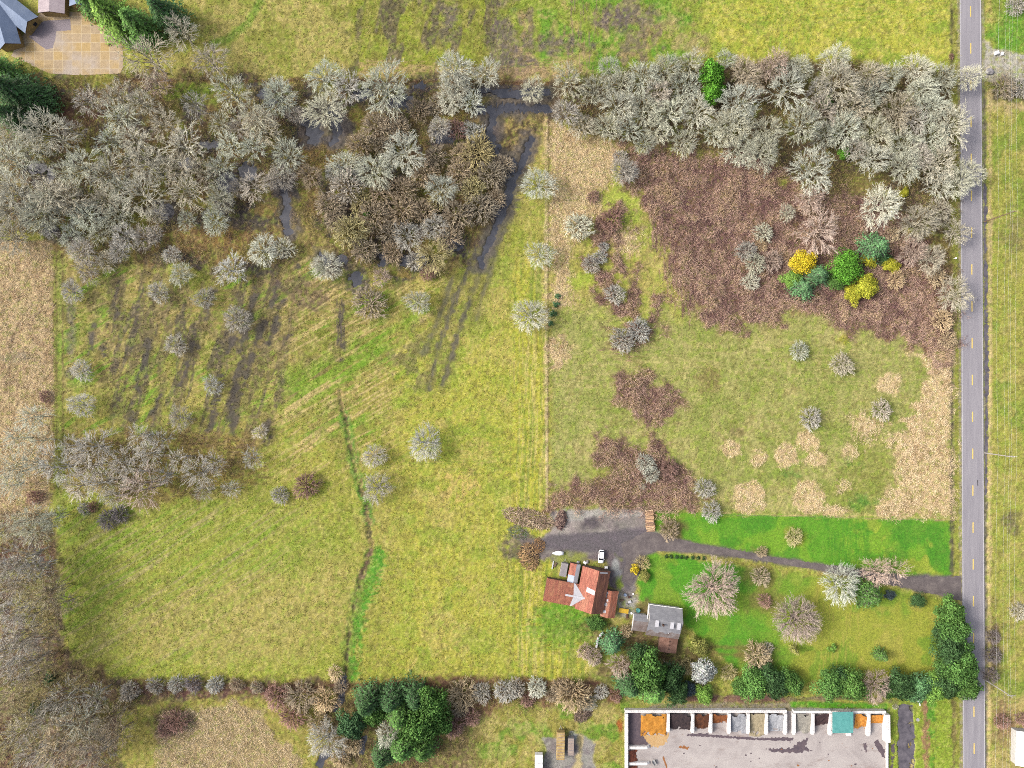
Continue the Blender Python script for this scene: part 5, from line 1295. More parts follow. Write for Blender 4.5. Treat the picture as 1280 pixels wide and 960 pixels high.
def broad(seed, R, Ht, lobes=14, n=2600, leaf=.22, name='broadleaf', squash=.75, tight=.3, base_z=.45):
    q = np.random.default_rng(seed); Cn = []; N = []; tn = []; T = [((0, 0, -.3), (0, 0, Ht * .5), .2, .12, .4)]
    for l in range(lobes):
        az = l * 2.39996 + q.uniform(-.5, .5); f = math.sqrt((l + .5) / lobes); rr = R * f * .66 * q.uniform(.8, 1.22)
        zc = Ht * (base_z + .30 * (1 - f * f)) + q.uniform(-.07, .07) * Ht
        c = np.array([math.cos(az) * rr, math.sin(az) * rr, zc]); rad = R * q.uniform(.22, .46)
        T.append(((0, 0, Ht * .3), tuple(c), .08, .03, .3))
        m = n // lobes
        d = q.normal(size=(m, 3)); d /= np.linalg.norm(d, axis=1, keepdims=True); d[:, 2] = np.abs(d[:, 2]) * 1.1 - .25
        pr = rad * (1 - tight * q.random((m, 1)) ** 2) * q.uniform(.85, 1.12, (m, 1))
        p = c + d * pr * np.array([1, 1, squash]); Cn.append(p); N.append(d + q.normal(size=(m, 3)) * .45); tn.append(q.uniform(.72, 1.28) * q.uniform(.65, 1.35, m))
    Cn = np.concatenate(Cn); Cn[:, 2] = np.maximum(Cn[:, 2], .1); tn = np.concatenate(tn)[:, None]
    col = tn * q.uniform(.92, 1.08, (len(tn), 3))
    return dict(trunk=seg_mesh(name + '_trunk', T, 6), crown=leaf_mesh(name + '_crown', Cn, np.concatenate(N), leaf, col, seed, .55), R=R, H=Ht, kind='leaf')

PROTO['fir'] = [conifer(600 + i, 5.0, 14.0, leaf=.30, name='fir_tree', per=11, per_spray=22) for i in range(4)]
PROTO['young_fir'] = [conifer(640 + i, 4.2, 7.0, leaf=.24, whorls=16, name='young_fir', per=11, per_spray=20, droop=.15) for i in range(3)]
PROTO['cypress'] = [broad(660 + i, 4.4, 6.0, lobes=30, n=6000, leaf=.19, name='cypress', tight=.3) for i in range(3)]
PROTO['laurel'] = [broad(680 + i, 4.4, 5.5, lobes=20 + 3 * i, n=5600, leaf=.21, name='evergreen', tight=.55) for i in range(4)]
PROTO['tuft'] = [broad(700 + i, 2.0, 1.8, lobes=9, n=1100, leaf=.15, name='low_shrub', tight=.4) for i in range(3)]

TONE = {  # colour of the twigs or leaves
 'l': (.43, .44, .345), 'w': (.48, .485, .395), 'g': (.39, .365, .315), 'b': (.36, .30, .215), 'p': (.42, .335, .28), 'o': (.42, .37, .19), 'r': (.29, .18, .15), 'd': (.20, .175, .17), 't': (.48, .38, .24), 'c': (.425, .395, .305), 's': (.39, .38, .335),
 'G': (.06, .125, .028), 'B': (.075, .20, .022), 'D': (.034, .072, .024), 'T': (.055, .12, .05), 'Y': (.40, .32, .02), 'L': (.25, .25, .025), 'S': (.33, .35, .33), 'E': (.11, .20, .035), 'O': (.19, .19, .05), 'U': (.05, .07, .075)}
TREES = []   # every placed plant: dict(name, kind, px, py, r, tone, zone, obj)
_use = {}
def plant(kind, name, cat, px, py, r, tone, zone, label=None, group=None, hs=1.0, simple=False, rz=None, sx=1.0):
    lst = PROTO[kind]; _use[kind] = _use.get(kind, -1) + 1; pr = lst[_use[kind] % len(lst)]
    rad = r * S; sc = rad / pr['R']
    hz = pr['H'] * (sc ** .75 if kind in ('tall', 'thin', 'fir') else sc) * hs
    x, y = P(px, py, hz * .6)
    rz = rnd.uniform(0, 6.28) if rz is None else rz
    if simple:
        o = bpy.data.objects.new(name, pr['crown']); COL.objects.link(o); parts = [o]
    else:
        o = bpy.data.objects.new(name, None); COL.objects.link(o); o.empty_display_size = .5; parts = []
        for nm in ('trunk', 'crown'):
            c = bpy.data.objects.new(nm, pr[nm]); COL.objects.link(c); c.parent = o; parts.append(c)
    o.location = (x, y, -.15); o.rotation_euler = (rnd.uniform(-.05, .05), rnd.uniform(-.05, .05), rz); o.scale = (sc * sx, sc / sx, hz / pr['H'])
    col = TONE[tone]; col = tuple(v * 1.1 for v in col) if zone == 'grove' else col; sc *= .93 if zone == 'grove' else 1; jb = rnd.uniform(.86, 1.14); jw = rnd.uniform(-.04, .04); j = (jb * (1 + jw), jb, jb * (1 - jw))
    for c in parts: c.color = (col[0] * j[0], col[1] * j[1], col[2] * j[2], 1)
    mats = m_twig if pr['kind'] == 'bare' else m_leaf
    for nm in ('trunk', 'crown'):
        me = pr[nm]
        if not me.materials: me.materials.append(m_bark if (nm == 'trunk' and pr['kind'] == 'leaf') else mats)
    tag(o, label, cat, group)
    TREES.append(dict(o=o, px=px, py=py, r=r, tone=tone, zone=zone, name=name, label=label))
    return o

TONE_WORD = {'l': 'pale lichen', 'w': 'whitish lichen', 'g': 'grey', 'b': 'brown grey', 'p': 'pinkish grey', 'o': 'olive brown', 'r': 'dark reddish', 'd': 'dark grey', 't': 'straw brown', 'c': 'cream grey', 's': 'silver grey'}
def forest(txt, kind, name, cat, zone, group, hs=1.0, hv=.15):
    for it in txt.split():
        f = it.split(','); x, y, r = float(f[0]), float(f[1]), float(f[2]); tone = f[3] if len(f) > 3 else 'l'; k = f[4] if len(f) > 4 else kind
        if zone == 'north west wood': r *= .92
        plant(k, name if k == kind else {'dome': 'bare_tree', 'tall': 'slender_tree', 'thin': 'thin_tree', 'bush': 'bare_shrub', 'fine': 'bare_tree'}[k], cat if k != 'bush' else 'shrub', x, y, r, tone, zone, None, group, hs * rnd.uniform(1 - hv, 1 + hv))

# --- north west wood
forest("""226,39,22,c 186,72,32,c 263,77,22,g 198,104,18,p 112,128,20,s 146,122,22,c 151,146,22,l 178,128,18,c 289,115,26,l 243,132,18,g 206,156,22,c 138,174,20,l 170,178,22,c 232,185,28,c 276,156,18,l 288,180,18,l 320,146,22,l
60,166,32,c 18,160,26,l 16,203,28,l 104,206,26,l 135,216,26,c 182,202,26,c 195,214,22,c 225,212,24,c 277,209,20,l 20,240,28,c 65,243,26,c 177,243,30,c 237,240,26,c 318,184,18,l 318,232,20,g 276,246,18,l 82,215,18,l 90,162,16,g
150,235,20,l 40,185,22,l 4,180,22,c 0,225,24,l 255,215,18,c 300,160,16,g""", 'tall', 'slender_tree', 'tree', 'north west wood', 'leafless trees of the north west wood', .95)
forest("""349,120,24 406,96,22 406,138,25 434,109,20,g 328,160,24,c 359,193,22 354,220,18,g 388,219,16,b 370,143,12,g 340,225,14,g 300,236,14,g
16,258,28,c 50,263,28,l 86,250,24,c 107,269,22,l 146,269,20,l 281,253,14,g 232,276,13,l 268,276,18,l 89,295,16,l 102,315,18,g 125,290,16,l 156,297,18,g 180,297,16,g 148,313,15,g 133,326,14,c 193,293,12,g 109,339,16,g 89,365,15,g 15,297,22,c 214,318,12,s 226,342,15,l 130,252,20,c 60,285,14,g 195,268,14,c""", 'dome', 'bare_tree', 'tree', 'west wood edge', 'leafless trees along the west wood edge')
# --- thicket between the forest pool and the flooded channel
forest("""481,110,32 570,86,24,w 609,91,18,w 562,125,18,w 591,127,16,w 570,108,20,w 430,206,20 468,214,24 505,190,26,w 549,161,15,s 591,164,14,s 552,237,20,w 510,295,20,s 544,284,18,s 541,320,22,o 420,215,14,s 487,205,14""", 'dome', 'bare_tree', 'tree', 'central thicket', 'lichen covered trees of the central thicket')
forest("""596,188,26,o 471,158,22,b 523,136,16,b 432,230,24,g 614,216,20,b 502,236,20,b 487,150,18,b 450,178,18,b 411,256,20,b 437,287,24,o 466,268,22,b 502,262,22,b 570,268,22,b 601,258,22,b 455,312,18,b 487,290,16,b 546,250,14,o 622,246,13,b 530,215,20,b 575,215,20,b 590,235,18,o 475,240,18,b 530,262,18,b 560,295,18,b 520,325,14,g 490,315,16,b 420,275,16,b 450,250,16,o 545,195,16,b 500,160,16,b 545,130,14,b 570,160,14,r 578,190,16,b 630,205,14,b 478,180,14,b 535,340,12,r""", 'bush', 'bare_shrub', 'shrub', 'central thicket', 'brown shrubs of the central thicket', 1.25)
# --- open west pasture
for a in ((328, 313, 20, 'w', 'whitish bare tree standing first of two joined crowns beside the forest pool'), (354, 310, 15, 'w', 'smaller whitish bare tree joined to the crown beside the forest pool'), (408, 334, 20, 'w', 'whitish round bare tree south of the thicket beside a dark puddle'), (476, 347, 12, 'p', 'small pinkish bare tree at the south edge of the thicket'),
          (522, 378, 16, 'w', 'whitish bare tree alone between the purple brown shrub and the drowned ruts'), (289, 336, 20, 's', 'silver bare tree west of the two joined whitish crowns'), (198, 365, 14, 's', 'thin silver tree below the west wood edge'), (255, 373, 14, 's', 'small silver tree with a dark trunk on the upper pasture'), (297, 399, 18, 's', 'silver bare tree above the dark streaks'),
          (219, 431, 14, 's', 'round silver tree standing alone in the middle of the upper west pasture'), (102, 463, 14, 's', 'faint silver tree near the west fence track'), (265, 482, 13, 's', 'faint silver tree in the dark streaks'), (102, 507, 17, 's', 'wide faint tree next to the west fence track'), (224, 522, 16, 's', 'silver tree just north of the grove of thin trees'),
          (468, 570, 16, 's', 'upper of two silver trees beside the narrow drain'), (472, 610, 19, 's', 'lower of two silver trees beside the narrow drain'), (531, 554, 22, 's', 'silver tree alone in the middle of the yellow green pasture'), (325, 540, 10, 'g', 'tiny grey tree on the diagonal mowing lines'),
          (674, 230, 22, 'w', 'big whitish tree at the upper end of the middle fence'), (675, 318, 18, 'l', 'pale tree overhanging the middle fence halfway down'), (663, 394, 23, 'w', 'whitish round tree beside the fence and the fallen green juniper')):
    plant('dome', 'bare_tree', 'tree', a[0], a[1], a[2], a[3], 'pasture', a[4], 'lone trees of the west pasture', rnd.uniform(.85, 1.05))
for a in ((460, 378, 23, 'b', 'round brown shrub south of the thicket with a small dark gap'), (382, 608, 18, 'r', 'purple brown shrub on the diagonal mowing lines'), (349, 620, 12, 'g', 'small grey shrub west of the purple brown shrub'), (133, 650, 14, 'd', 'dark grey shrub, western lobe of the round pair below the grove'), (148, 643, 13, 'd', 'dark grey shrub, eastern lobe of the round pair below the grove'), (104, 637, 9, 's', 'small pale shrub west of the dark round pair'), (42, 622, 11, 'r', 'dark red bush in the straw field near the fence'), (55, 496, 9, 'r', 'small dark red bush on the straw field edge'), (115, 634, 8, 'r', 'small reddish bush between the pale shrub and the dark pair')):
    plant('bush', 'bare_shrub', 'shrub', a[0], a[1], a[2], a[3], 'pasture', a[4], 'lone shrubs of the west pasture', 1.0)
forest("""115,561,26,g 70,580,24,s 112,582,26,g 99,608,22,g 125,605,20,s 156,577,22,g 167,592,20,g 177,612,28,p 188,568,18,s 172,548,16,s 198,550,15,s 250,590,22,g 268,578,14,g 224,575,14,g 315,574,13,s 255,615,13,s 289,612,12,s 203,595,14,s 90,560,16,g 140,620,14,g 40,522,18,l 22,548,18,l 47,550,14,l 20,585,22,l 14,608,18,l 38,575,14,l""", 'thin', 'thin_tree', 'tree', 'grove', 'thin trees of the grove at the west fence', .9)
forest("""38,650,20,l 65,648,14,l 42,667,18,l 12,660,16,l 28,695,22,g 44,712,18,g 15,712,20,g 24,728,18,b 47,740,22,o 64,742,16,b 78,755,16,b 16,762,22,g 34,770,18,g 20,796,26,g 16,815,24,g 26,834,22,g 50,800,18,b 42,846,18,b 16,858,20,b 62,850,18,o 78,872,20,s 120,870,14,s 30,890,20,o 10,878,20,o 78,925,26,t 99,903,22,w 30,910,20,g 16,930,22,o 40,942,20,g 65,945,22,g 112,925,20,b 122,940,20,g 140,900,18,b 146,920,18,b 92,945,16,b 60,893,18,g 60,775,16,o 5,740,18,g 52,825,14,b 100,850,12,o""", 'thin', 'thin_tree', 'tree', 'south west wood', 'tall thin trees of the south west wood', 1.25)
# --- hedge line along the south fence
forest("""160,866,14,g 193,858,12,g 219,856,12,s 240,856,12,d 268,857,12,s 295,857,10,b 320,860,9,b 345,872,18,r 375,874,22,b 364,898,18,r 406,877,18,t 419,843,11,t 425,860,10,b 398,905,16,t 578,871,22,t 602,868,14,s 632,866,16,s 645,861,13,g 567,910,15,r 590,898,12,r 671,861,14,w 716,872,24,t 735,880,12,c 752,866,10,s 700,860,12,b 690,870,10,b 660,876,10,r 770,871,9,r 575,888,12,b 218,903,17,r 205,912,12,r 742,822,12,p 730,815,10,p""", 'bush', 'bare_shrub', 'shrub', 'south hedge line', 'leafless shrubs of the south hedge line', 1.0)
forest("408,926,24,s,dome 440,932,14,t 425,950,14,t 470,945,8,b", 'bush', 'bare_shrub', 'shrub', 'south hedge line', 'leafless shrubs of the south hedge line', 1.0)
# --- north east thicket
forest("""666,112,16,l 710,101,22 762,86,16 744,112,20 775,104,18 804,99,22 835,88,20 864,78,18 822,115,18,g 859,109,20 708,141,18,g 775,133,22,w 807,135,22 838,141,22 872,141,22,w 924,130,28,w 916,156,26 728,158,16,c 760,158,18 786,162,16 822,162,18 856,177,18 807,180,14 908,74,13 932,90,20,b 960,86,16,b 926,188,22 952,190,24 780,213,18,g 968,81,20,p 997,86,18 984,112,28,w 1044,75,20 1049,104,28,c 1088,96,20,c 1111,94,18 1148,86,20,w 1179,99,20 1212,97,17 1090,117,22 1153,112,20 1119,141,26,c 1166,135,20 1190,156,26,w 1067,135,22,c 1005,156,24,l 1057,161,24,l 960,167,22 1096,167,24 1090,198,22,w 1130,180,22 1169,172,22 1132,208,22 1174,206,24,c 1210,216,20,l 1174,229,20,w 1198,229,20,l 1028,140,20,g 1030,168,18 1145,150,18,g 940,110,16,b 895,165,16 1025,112,16,g 1070,185,16,g 1150,195,18,g""", 'dome', 'bare_tree', 'tree', 'north east thicket', 'lichen covered trees of the north east thicket', 1.15)
for a in ((1015, 213, 28, 'w', 'whitish tree with radiating limbs below the north east thicket'), (1101, 258, 26, 'w', 'big cream crown south of the thicket beside the yellow green bush'), (1024, 290, 27, 'p', 'pinkish grey tree above the evergreen group'), (1012, 250, 18, 'p', 'pinkish tree touching the radiating whitish tree'), (984, 266, 11, 'l', 'small pale tree left of the pinkish tree'),
          (1150, 279, 24, 'c', 'cream tree with long leaning limbs between brambles and road'), (1140, 315, 18, 'p', 'pinkish tree on the right of the evergreen group'), (1166, 323, 18, 'c', 'leaning cream tree nearest the mailbox'), (1195, 290, 18, 'c', 'pale tree reaching over the road west line'), (1195, 368, 22, 'c', 'sparse pale tree spreading across the road'), (1175, 262, 16, 'c', 'cream tree at the road below the thicket')):
    plant('dome', 'bare_tree', 'tree', a[0], a[1], a[2], a[3], 'paddock', a[4], 'bare trees of the bramble paddock', 1.1)
for a in ((723, 282, 19, 'l', 'wide pale shrub on the straw beside the middle fence'), (750, 321, 10, 's', 'upper lobe of the silver shrub pair in the small brambles'), (739, 330, 12, 's', 'lower lobe of the silver shrub pair in the small brambles'), (755, 308, 7, 's', 'tiny silver shrub above the silver shrub pair'), (769, 367, 14, 's', 'round silver shrub in the red brambles'), (779, 425, 17, 's', 'larger silver shrub, west of the joined pair ringed by brambles'), (800, 412, 16, 's', 'silver shrub, east of the joined pair ringed by brambles'),
          (955, 290, 13, 'l', 'pale shrub at the top of the cluster in the big brambles'), (934, 313, 14, 's', 'silver shrub on the west of the cluster in the big brambles'), (945, 328, 15, 'l', 'pale shrub in the middle of the cluster in the big brambles'), (966, 326, 15, 'p', 'pinkish shrub on the east of the cluster in the big brambles'), (939, 352, 12, 'w', 'whitish shrub at the south end of the cluster in the big brambles'), (952, 306, 9, 't', 'straw coloured shrub inside the cluster in the big brambles'),
          (1001, 438, 13, 'l', 'western of two round pale shrubs below the brambles'), (1055, 456, 16, 'c', 'eastern of two round pale shrubs below the brambles'), (1015, 523, 15, 's', 'round silver shrub above the straw patches'), (1104, 513, 14, 'g', 'grey shrub on the edge of the straw by the road'), (808, 580, 13, 'w', 'whitish shrub in the bramble patch by the gravel yard'), (815, 594, 11, 'w', 'lower whitish shrub joined to the shrub in the bramble patch'), (803, 608, 5, 'w', 'tiny whitish shrub in the bramble patch'), (882, 611, 14, 's', 'silver shrub east of the bramble patch'), (891, 640, 14, 's', 'silver shrub on the lawn boundary'),
          (765, 274, 17, 'r', 'dark reddish bush beside the upper straw patch'), (742, 245, 9, 'r', 'small dark reddish bush on the upper straw patch'), (785, 215, 12, 'g', 'grey shrub at the corner of the straw and the brambles'), (776, 195, 10, 'g', 'small grey shrub above the straw corner'), (838, 585, 13, 'r', 'dark red bush in the bramble patch by the gravel yard'), (1117, 292, 11, 't', 'tan shrub beside the teal evergreen'), (1122, 349, 13, 't', 'tan shrub below the evergreen group'), (1172, 345, 14, 't', 'rusty tan shrub by the mailbox'), (1180, 400, 15, 't', 'rusty tan shrub beside the road ditch'), (1186, 425, 12, 't', 'last rusty tan shrub before the straw by the road')):
    plant('bush', 'bare_shrub', 'shrub', a[0], a[1], a[2], a[3], 'paddock', a[4], 'shrubs of the paddock', 1.1)
# --- garden trees
plant('fine', 'bare_tree', 'tree', 893, 739, 35, 'p', 'garden', 'wide pinkish tree with pale limbs on the bright lawn', None, .95)
plant('fine', 'bare_tree', 'tree', 997, 776, 31, 'p', 'garden', 'round dense fine twigged tree in the middle of the lawn', None, 1.05)
plant('dome', 'bare_tree', 'tree', 1051, 731, 26, 'w', 'garden', 'whitish bare tree overhanging the driveway', None, .9)
plant('dome', 'bare_tree', 'tree', 1096, 714, 19, 'p', 'garden', 'pinkish tree over the driveway, east of the whitish one', None, .9)
plant('thin', 'thin_tree', 'tree', 1120, 713, 17, 'p', 'garden', 'faint pinkish tree over the driveway nearest the road', None, .7)
plant('dome', 'bare_tree', 'tree', 1096, 857, 20, 'p', 'garden', 'pinkish bare tree standing in the south hedge', None, .9)
plant('dome', 'bare_tree', 'tree', 774, 832, 16, 'p', 'garden', 'pinkish bare tree between the conifers by the house', None, .9)
for a in ((952, 722, 13, 'b', 'brown shrub between the two big garden trees'), (957, 752, 10, 'r', 'reddish shrub west of the round garden tree'), (948, 822, 20, 't', 'tan shrub on the lower lawn'), (960, 812, 9, 'g', 'small grey shrub beside the tan lawn shrub'), (912, 842, 11, 'o', 'olive shrub at the west end of the hedge'), (783, 790, 9, 't', 'tan shrub beside the house annex'), (833, 840, 12, 'g', 'grey shrub among the dark evergreens'), (860, 835, 12, 'o', 'olive shrub beside the blue grey evergreen'), (838, 663, 14, 'b', 'brown shrub on the bright lawn beside the log stack'), (994, 672, 12, 'o', 'olive round shrub alone on the bright lawn strip'), (953, 690, 8, 't', 'small tan shrub on the driveway edge'), (804, 704, 10, 'o', 'olive shrub beside the yellow bush'),
          (1243, 797, 10, 'd', 'upper dark shrub on the verge east of the road'), (1243, 820, 12, 'd', 'middle dark shrub on the verge east of the road'), (1240, 845, 11, 'd', 'lower dark shrub on the verge east of the road'), (1275, 765, 12, 'c', 'cream twiggy shrub at the east edge of the frame'), (1254, 903, 11, 'r', 'reddish shrub on the straw near the white building'), (1278, 900, 9, 'r', 'dark red shrub touching the frame above the white building'), (1257, 106, 17, 'b', 'brown shrub at the gravel turnout'), (1275, 108, 14, 'g', 'grey shrub at the frame edge by the turnout'), (1272, 5, 14, 'g', 'grey shrub in the north east corner'), (1120, 884, 4, 'c', 'tiny cream shrub at the head of the pond'), (1190, 70, 4, 'r', 'tiny dark bush by the road north of the thicket')):
    plant('bush', 'bare_shrub', 'shrub', a[0], a[1], a[2], a[3], 'garden', a[4], 'shrubs of the garden and verges', .95)
# --- evergreens
EV = [('cypress', 'cypress', 1005, 327, 19, 'Y', 'yellow cypress at the west end of the evergreen group', .8), ('young_fir', 'conifer', 1025, 343, 21, 'T', 'dark blue green conifer beside the yellow cypress', .8), ('young_fir', 'conifer', 1006, 360, 20, 'T', 'blue green conifer at the south west of the group', .8), ('laurel', 'evergreen_bush', 992, 349, 15, 'E', 'pale green bush under the yellow cypress', .7),
      ('cypress', 'cypress', 1059, 333, 23, 'B', 'bright green cypress in the middle of the evergreen group', 1.0), ('cypress', 'cypress', 1048, 349, 15, 'G', 'deep green cypress under the bright green one', .8), ('young_fir', 'conifer', 1098, 307, 26, 'T', 'blue green conifer at the north east of the group', .9), ('laurel', 'evergreen_bush', 1088, 324, 12, 'L', 'yellow green bush below the north east conifer', .8), ('laurel', 'evergreen_bush', 1115, 331, 12, 'L', 'yellow green bush at the east end of the group', .8), ('laurel', 'evergreen_bush', 1083, 358, 18, 'L', 'olive yellow bush at the south of the group', .9), ('laurel', 'evergreen_bush', 1066, 367, 14, 'L', 'lower olive yellow bush at the south of the group', .8), ('laurel', 'evergreen_bush', 1105, 322, 11, 'D', 'dark green bush between the yellow green bushes', .7),
      ('laurel', 'evergreen_tree', 890, 92, 20, 'B', 'upper half of the vivid green evergreen in the grey thicket', 1.5), ('laurel', 'evergreen_tree', 892, 114, 17, 'B', 'lower half of the vivid green evergreen in the grey thicket', 1.3), ('laurel', 'evergreen_bush', 1057, 192, 9, 'B', 'small green ivy clump at the thicket edge', 1.5), ('laurel', 'evergreen_bush', 1131, 240, 7, 'L', 'small yellow green bush below the thicket', 1.0), ('laurel', 'evergreen_bush', 1035, 128, 10, 'G', 'green ivy clump inside the thicket', 1.8),
      ('fir', 'fir_tree', 8, 108, 34, 'D', 'huge dark fir beside the concrete apron', 1.0), ('fir', 'fir_tree', 38, 118, 26, 'D', 'dark fir on the wood side of the apron', .8), ('fir', 'fir_tree', 6, 140, 26, 'D', 'lower dark fir at the west frame edge', .9), ('fir', 'fir_tree', -6, 84, 26, 'G', 'fir in front of the blue roofed house', .8),
      ('fir', 'fir_tree', 130, 10, 30, 'E', 'bright green fir at the north edge of the apron', .9), ('fir', 'fir_tree', 165, 24, 28, 'G', 'green fir east of the concrete apron', .9), ('fir', 'fir_tree', 200, 8, 28, 'D', 'dark fir at the top edge beside the pasture', .9), ('fir', 'fir_tree', 150, 36, 18, 'E', 'small bright fir over the corner of the apron', .8), ('fir', 'fir_tree', 105, -6, 22, 'G', 'fir at the top edge beside the tan gable', .9),
      ('fir', 'fir_tree', 458, 882, 25, 'D', 'dark fir at the north west of the southern evergreens', .8), ('fir', 'fir_tree', 487, 878, 24, 'D', 'dark fir in the back row of the southern evergreens', .8), ('fir', 'fir_tree', 518, 876, 24, 'D', 'dark fir at the north of the southern evergreens', .8), ('laurel', 'evergreen_tree', 539, 884, 26, 'G', 'green tree at the north east of the southern evergreens', 1.6), ('laurel', 'evergreen_tree', 440, 907, 21, 'T', 'blue green tree by the drain pool', 1.4), ('fir', 'fir_tree', 497, 899, 24, 'G', 'fir in the centre of the southern evergreens', .8), ('laurel', 'evergreen_tree', 526, 909, 26, 'G', 'wide leafy green tree in the southern evergreens', 1.7), ('fir', 'fir_tree', 502, 940, 26, 'G', 'pale limbed green fir at the bottom edge', .8), ('fir', 'fir_tree', 478, 950, 22, 'D', 'dark fir at the bottom edge', .8), ('laurel', 'evergreen_tree', 545, 904, 22, 'G', 'green tree at the east side of the southern evergreens', 1.4), ('fir', 'fir_tree', 525, 942, 22, 'G', 'green fir at the lower east of the southern evergreens', .8), ('laurel', 'evergreen_tree', 465, 894, 18, 'G', 'small green tree filling the west of the southern evergreens', 1.2),
      ('young_fir', 'conifer', 766, 808, 21, 'T', 'blue green conifer beside the pale garden wall', 1.0), ('laurel', 'evergreen_bush', 745, 779, 14, 'G', 'dark green bush at the south end of the barn', .8), ('laurel', 'evergreen_tree', 799, 818, 17, 'D', 'dark evergreen behind the farmhouse annex', 1.3), ('laurel', 'evergreen_tree', 810, 842, 27, 'G', 'large green evergreen south of the farmhouse', 1.6), ('laurel', 'evergreen_tree', 838, 846, 20, 'D', 'dark evergreen south of the brown porch', 1.5), ('fir', 'fir_tree', 788, 862, 20, 'D', 'dark fir at the west corner of the storage yard', .7), ('fir', 'fir_tree', 817, 868, 26, 'G', 'green fir hanging over the block wall', .8), ('laurel', 'evergreen_tree', 846, 866, 18, 'D', 'dark evergreen above the sand bay', 1.3), ('laurel', 'evergreen_bush', 880, 868, 14, 'E', 'bright green bush above the bark bays', 1.0), ('laurel', 'evergreen_bush', 874, 810, 14, 'O', 'olive green bush east of the porch', 1.0), ('laurel', 'evergreen_tree', 879, 840, 18, 'S', 'frosty blue grey evergreen beside the hedge', 1.2), ('laurel', 'evergreen_tree', 860, 862, 13, 'U', 'dark blue green bush under the frosty evergreen', 1.0),
      ('young_fir', 'conifer', 1090, 746, 24, 'G', 'green conifer south of the driveway', 1.0), ('cypress', 'evergreen_bush', 1113, 744, 8, 'U', 'small blue bush beside the driveway conifer', .9), ('cypress', 'evergreen_bush', 1148, 751, 11, 'D', 'dark round bush on the lawn near the road', .9), ('tuft', 'low_shrub', 1041, 810, 7, 'E', 'bright low shrub on the lower lawn', 1.0), ('young_fir', 'conifer', 1105, 822, 11, 'G', 'small dark conifer alone on the yellow lawn', 1.4), ('young_fir', 'conifer', 996, 815, 7, 'O', 'thin young conifer on the lower lawn', 2.2),
      ('laurel', 'hedge_tree', 942, 856, 23, 'G', 'first hedge tree from the west along the south lawn', 1.0), ('laurel', 'hedge_tree', 968, 855, 23, 'D', 'second hedge tree from the west along the south lawn', 1.0), ('laurel', 'hedge_tree', 988, 855, 20, 'G', 'third hedge tree from the west, before the gap', 1.0), ('laurel', 'hedge_tree', 1038, 856, 23, 'G', 'hedge tree just east of the gap in the south hedge', 1.0), ('laurel', 'hedge_tree', 1066, 858, 23, 'G', 'hedge tree west of the pinkish bare tree', 1.0), ('laurel', 'hedge_tree', 1128, 857, 23, 'D', 'hedge tree east of the pinkish bare tree', 1.0), ('laurel', 'hedge_tree', 1150, 860, 22, 'T', 'blue green hedge tree near the pond', 1.0), ('laurel', 'hedge_tree', 1170, 860, 22, 'E', 'bright hedge tree before the road corner', 1.0), ('laurel', 'hedge_tree', 955, 846, 17, 'D', 'small dark hedge tree on the lawn side of the hedge', 1.0),
      ('laurel', 'cedar_tree', 1189, 768, 22, 'G', 'northernmost cedar of the roadside row', 1.3), ('laurel', 'cedar_tree', 1196, 790, 23, 'G', 'second cedar of the roadside row from the north', 1.3), ('laurel', 'cedar_tree', 1190, 812, 23, 'D', 'third cedar of the roadside row from the north', 1.3), ('laurel', 'cedar_tree', 1204, 820, 21, 'G', 'cedar leaning over the road line in the row', 1.3), ('laurel', 'cedar_tree', 1197, 842, 24, 'G', 'second cedar of the roadside row from the south', 1.3), ('laurel', 'cedar_tree', 1209, 858, 22, 'G', 'southernmost cedar hanging over the road', 1.3), ('laurel', 'cedar_tree', 1186, 856, 21, 'D', 'cedar at the corner of the roadside row and the hedge', 1.3),
      ('laurel', 'evergreen_bush', 60, 850, 9, 'T', 'dull green bush at the corner of the south west wood', 1.0), ('laurel', 'evergreen_bush', 45, 888, 11, 'D', 'dark green bush inside the south west wood', 1.4), ('laurel', 'evergreen_bush', 458, 266, 6, 'G', 'small green bush inside the central thicket', 1.0), ('tuft', 'yellow_bush', 794, 711, 8, 'Y', 'vivid yellow flowering bush beside the driveway', 1.3), ('laurel', 'evergreen_bush', 806, 720, 9, 'O', 'olive bush between the yellow bush and the lawn', .8), ('laurel', 'cedar_tree', 1180, 790, 17, 'D', 'dark cedar on the lawn side of the roadside row, north half', 1.1), ('laurel', 'cedar_tree', 1182, 834, 18, 'G', 'cedar on the lawn side of the roadside row, south half', 1.1), ('laurel', 'cedar_tree', 1212, 840, 15, 'G', 'cedar on the road side of the row, nearest the asphalt', 1.4), ('laurel', 'hedge_tree', 928, 858, 17, 'G', 'low westernmost hedge tree above the bark bays', .9), ('laurel', 'hedge_tree', 1052, 846, 16, 'D', 'small dark hedge tree on the lawn side east of the gap', 1.0), ('laurel', 'hedge_tree', 1112, 862, 16, 'G', 'hedge tree filling the foot of the pinkish tree', 1.0)]
for k, nm, x, y, r, t, lb, hs in EV:
    plant(k, nm, nm.replace('_', ' ').split()[-1], x, y, r, t, 'evergreens', lb, None, hs, sx=rnd.uniform(.88, 1.14), **({'rz': .1} if t == 'Y' and k == 'cypress' else {}))
for i, x in enumerate((833, 839, 846, 852, 858, 866, 873, 880)):
    plant('tuft', 'low_shrub', 'shrub', x, 696 + i * .25, 3.2, 'D', 'row', ('first', 'second', 'third', 'fourth', 'fifth', 'sixth', 'seventh', 'last')[i] + ' of eight small dark shrubs in a row along the driveway, from the west', 'row of small shrubs along the driveway', 1.0, True)
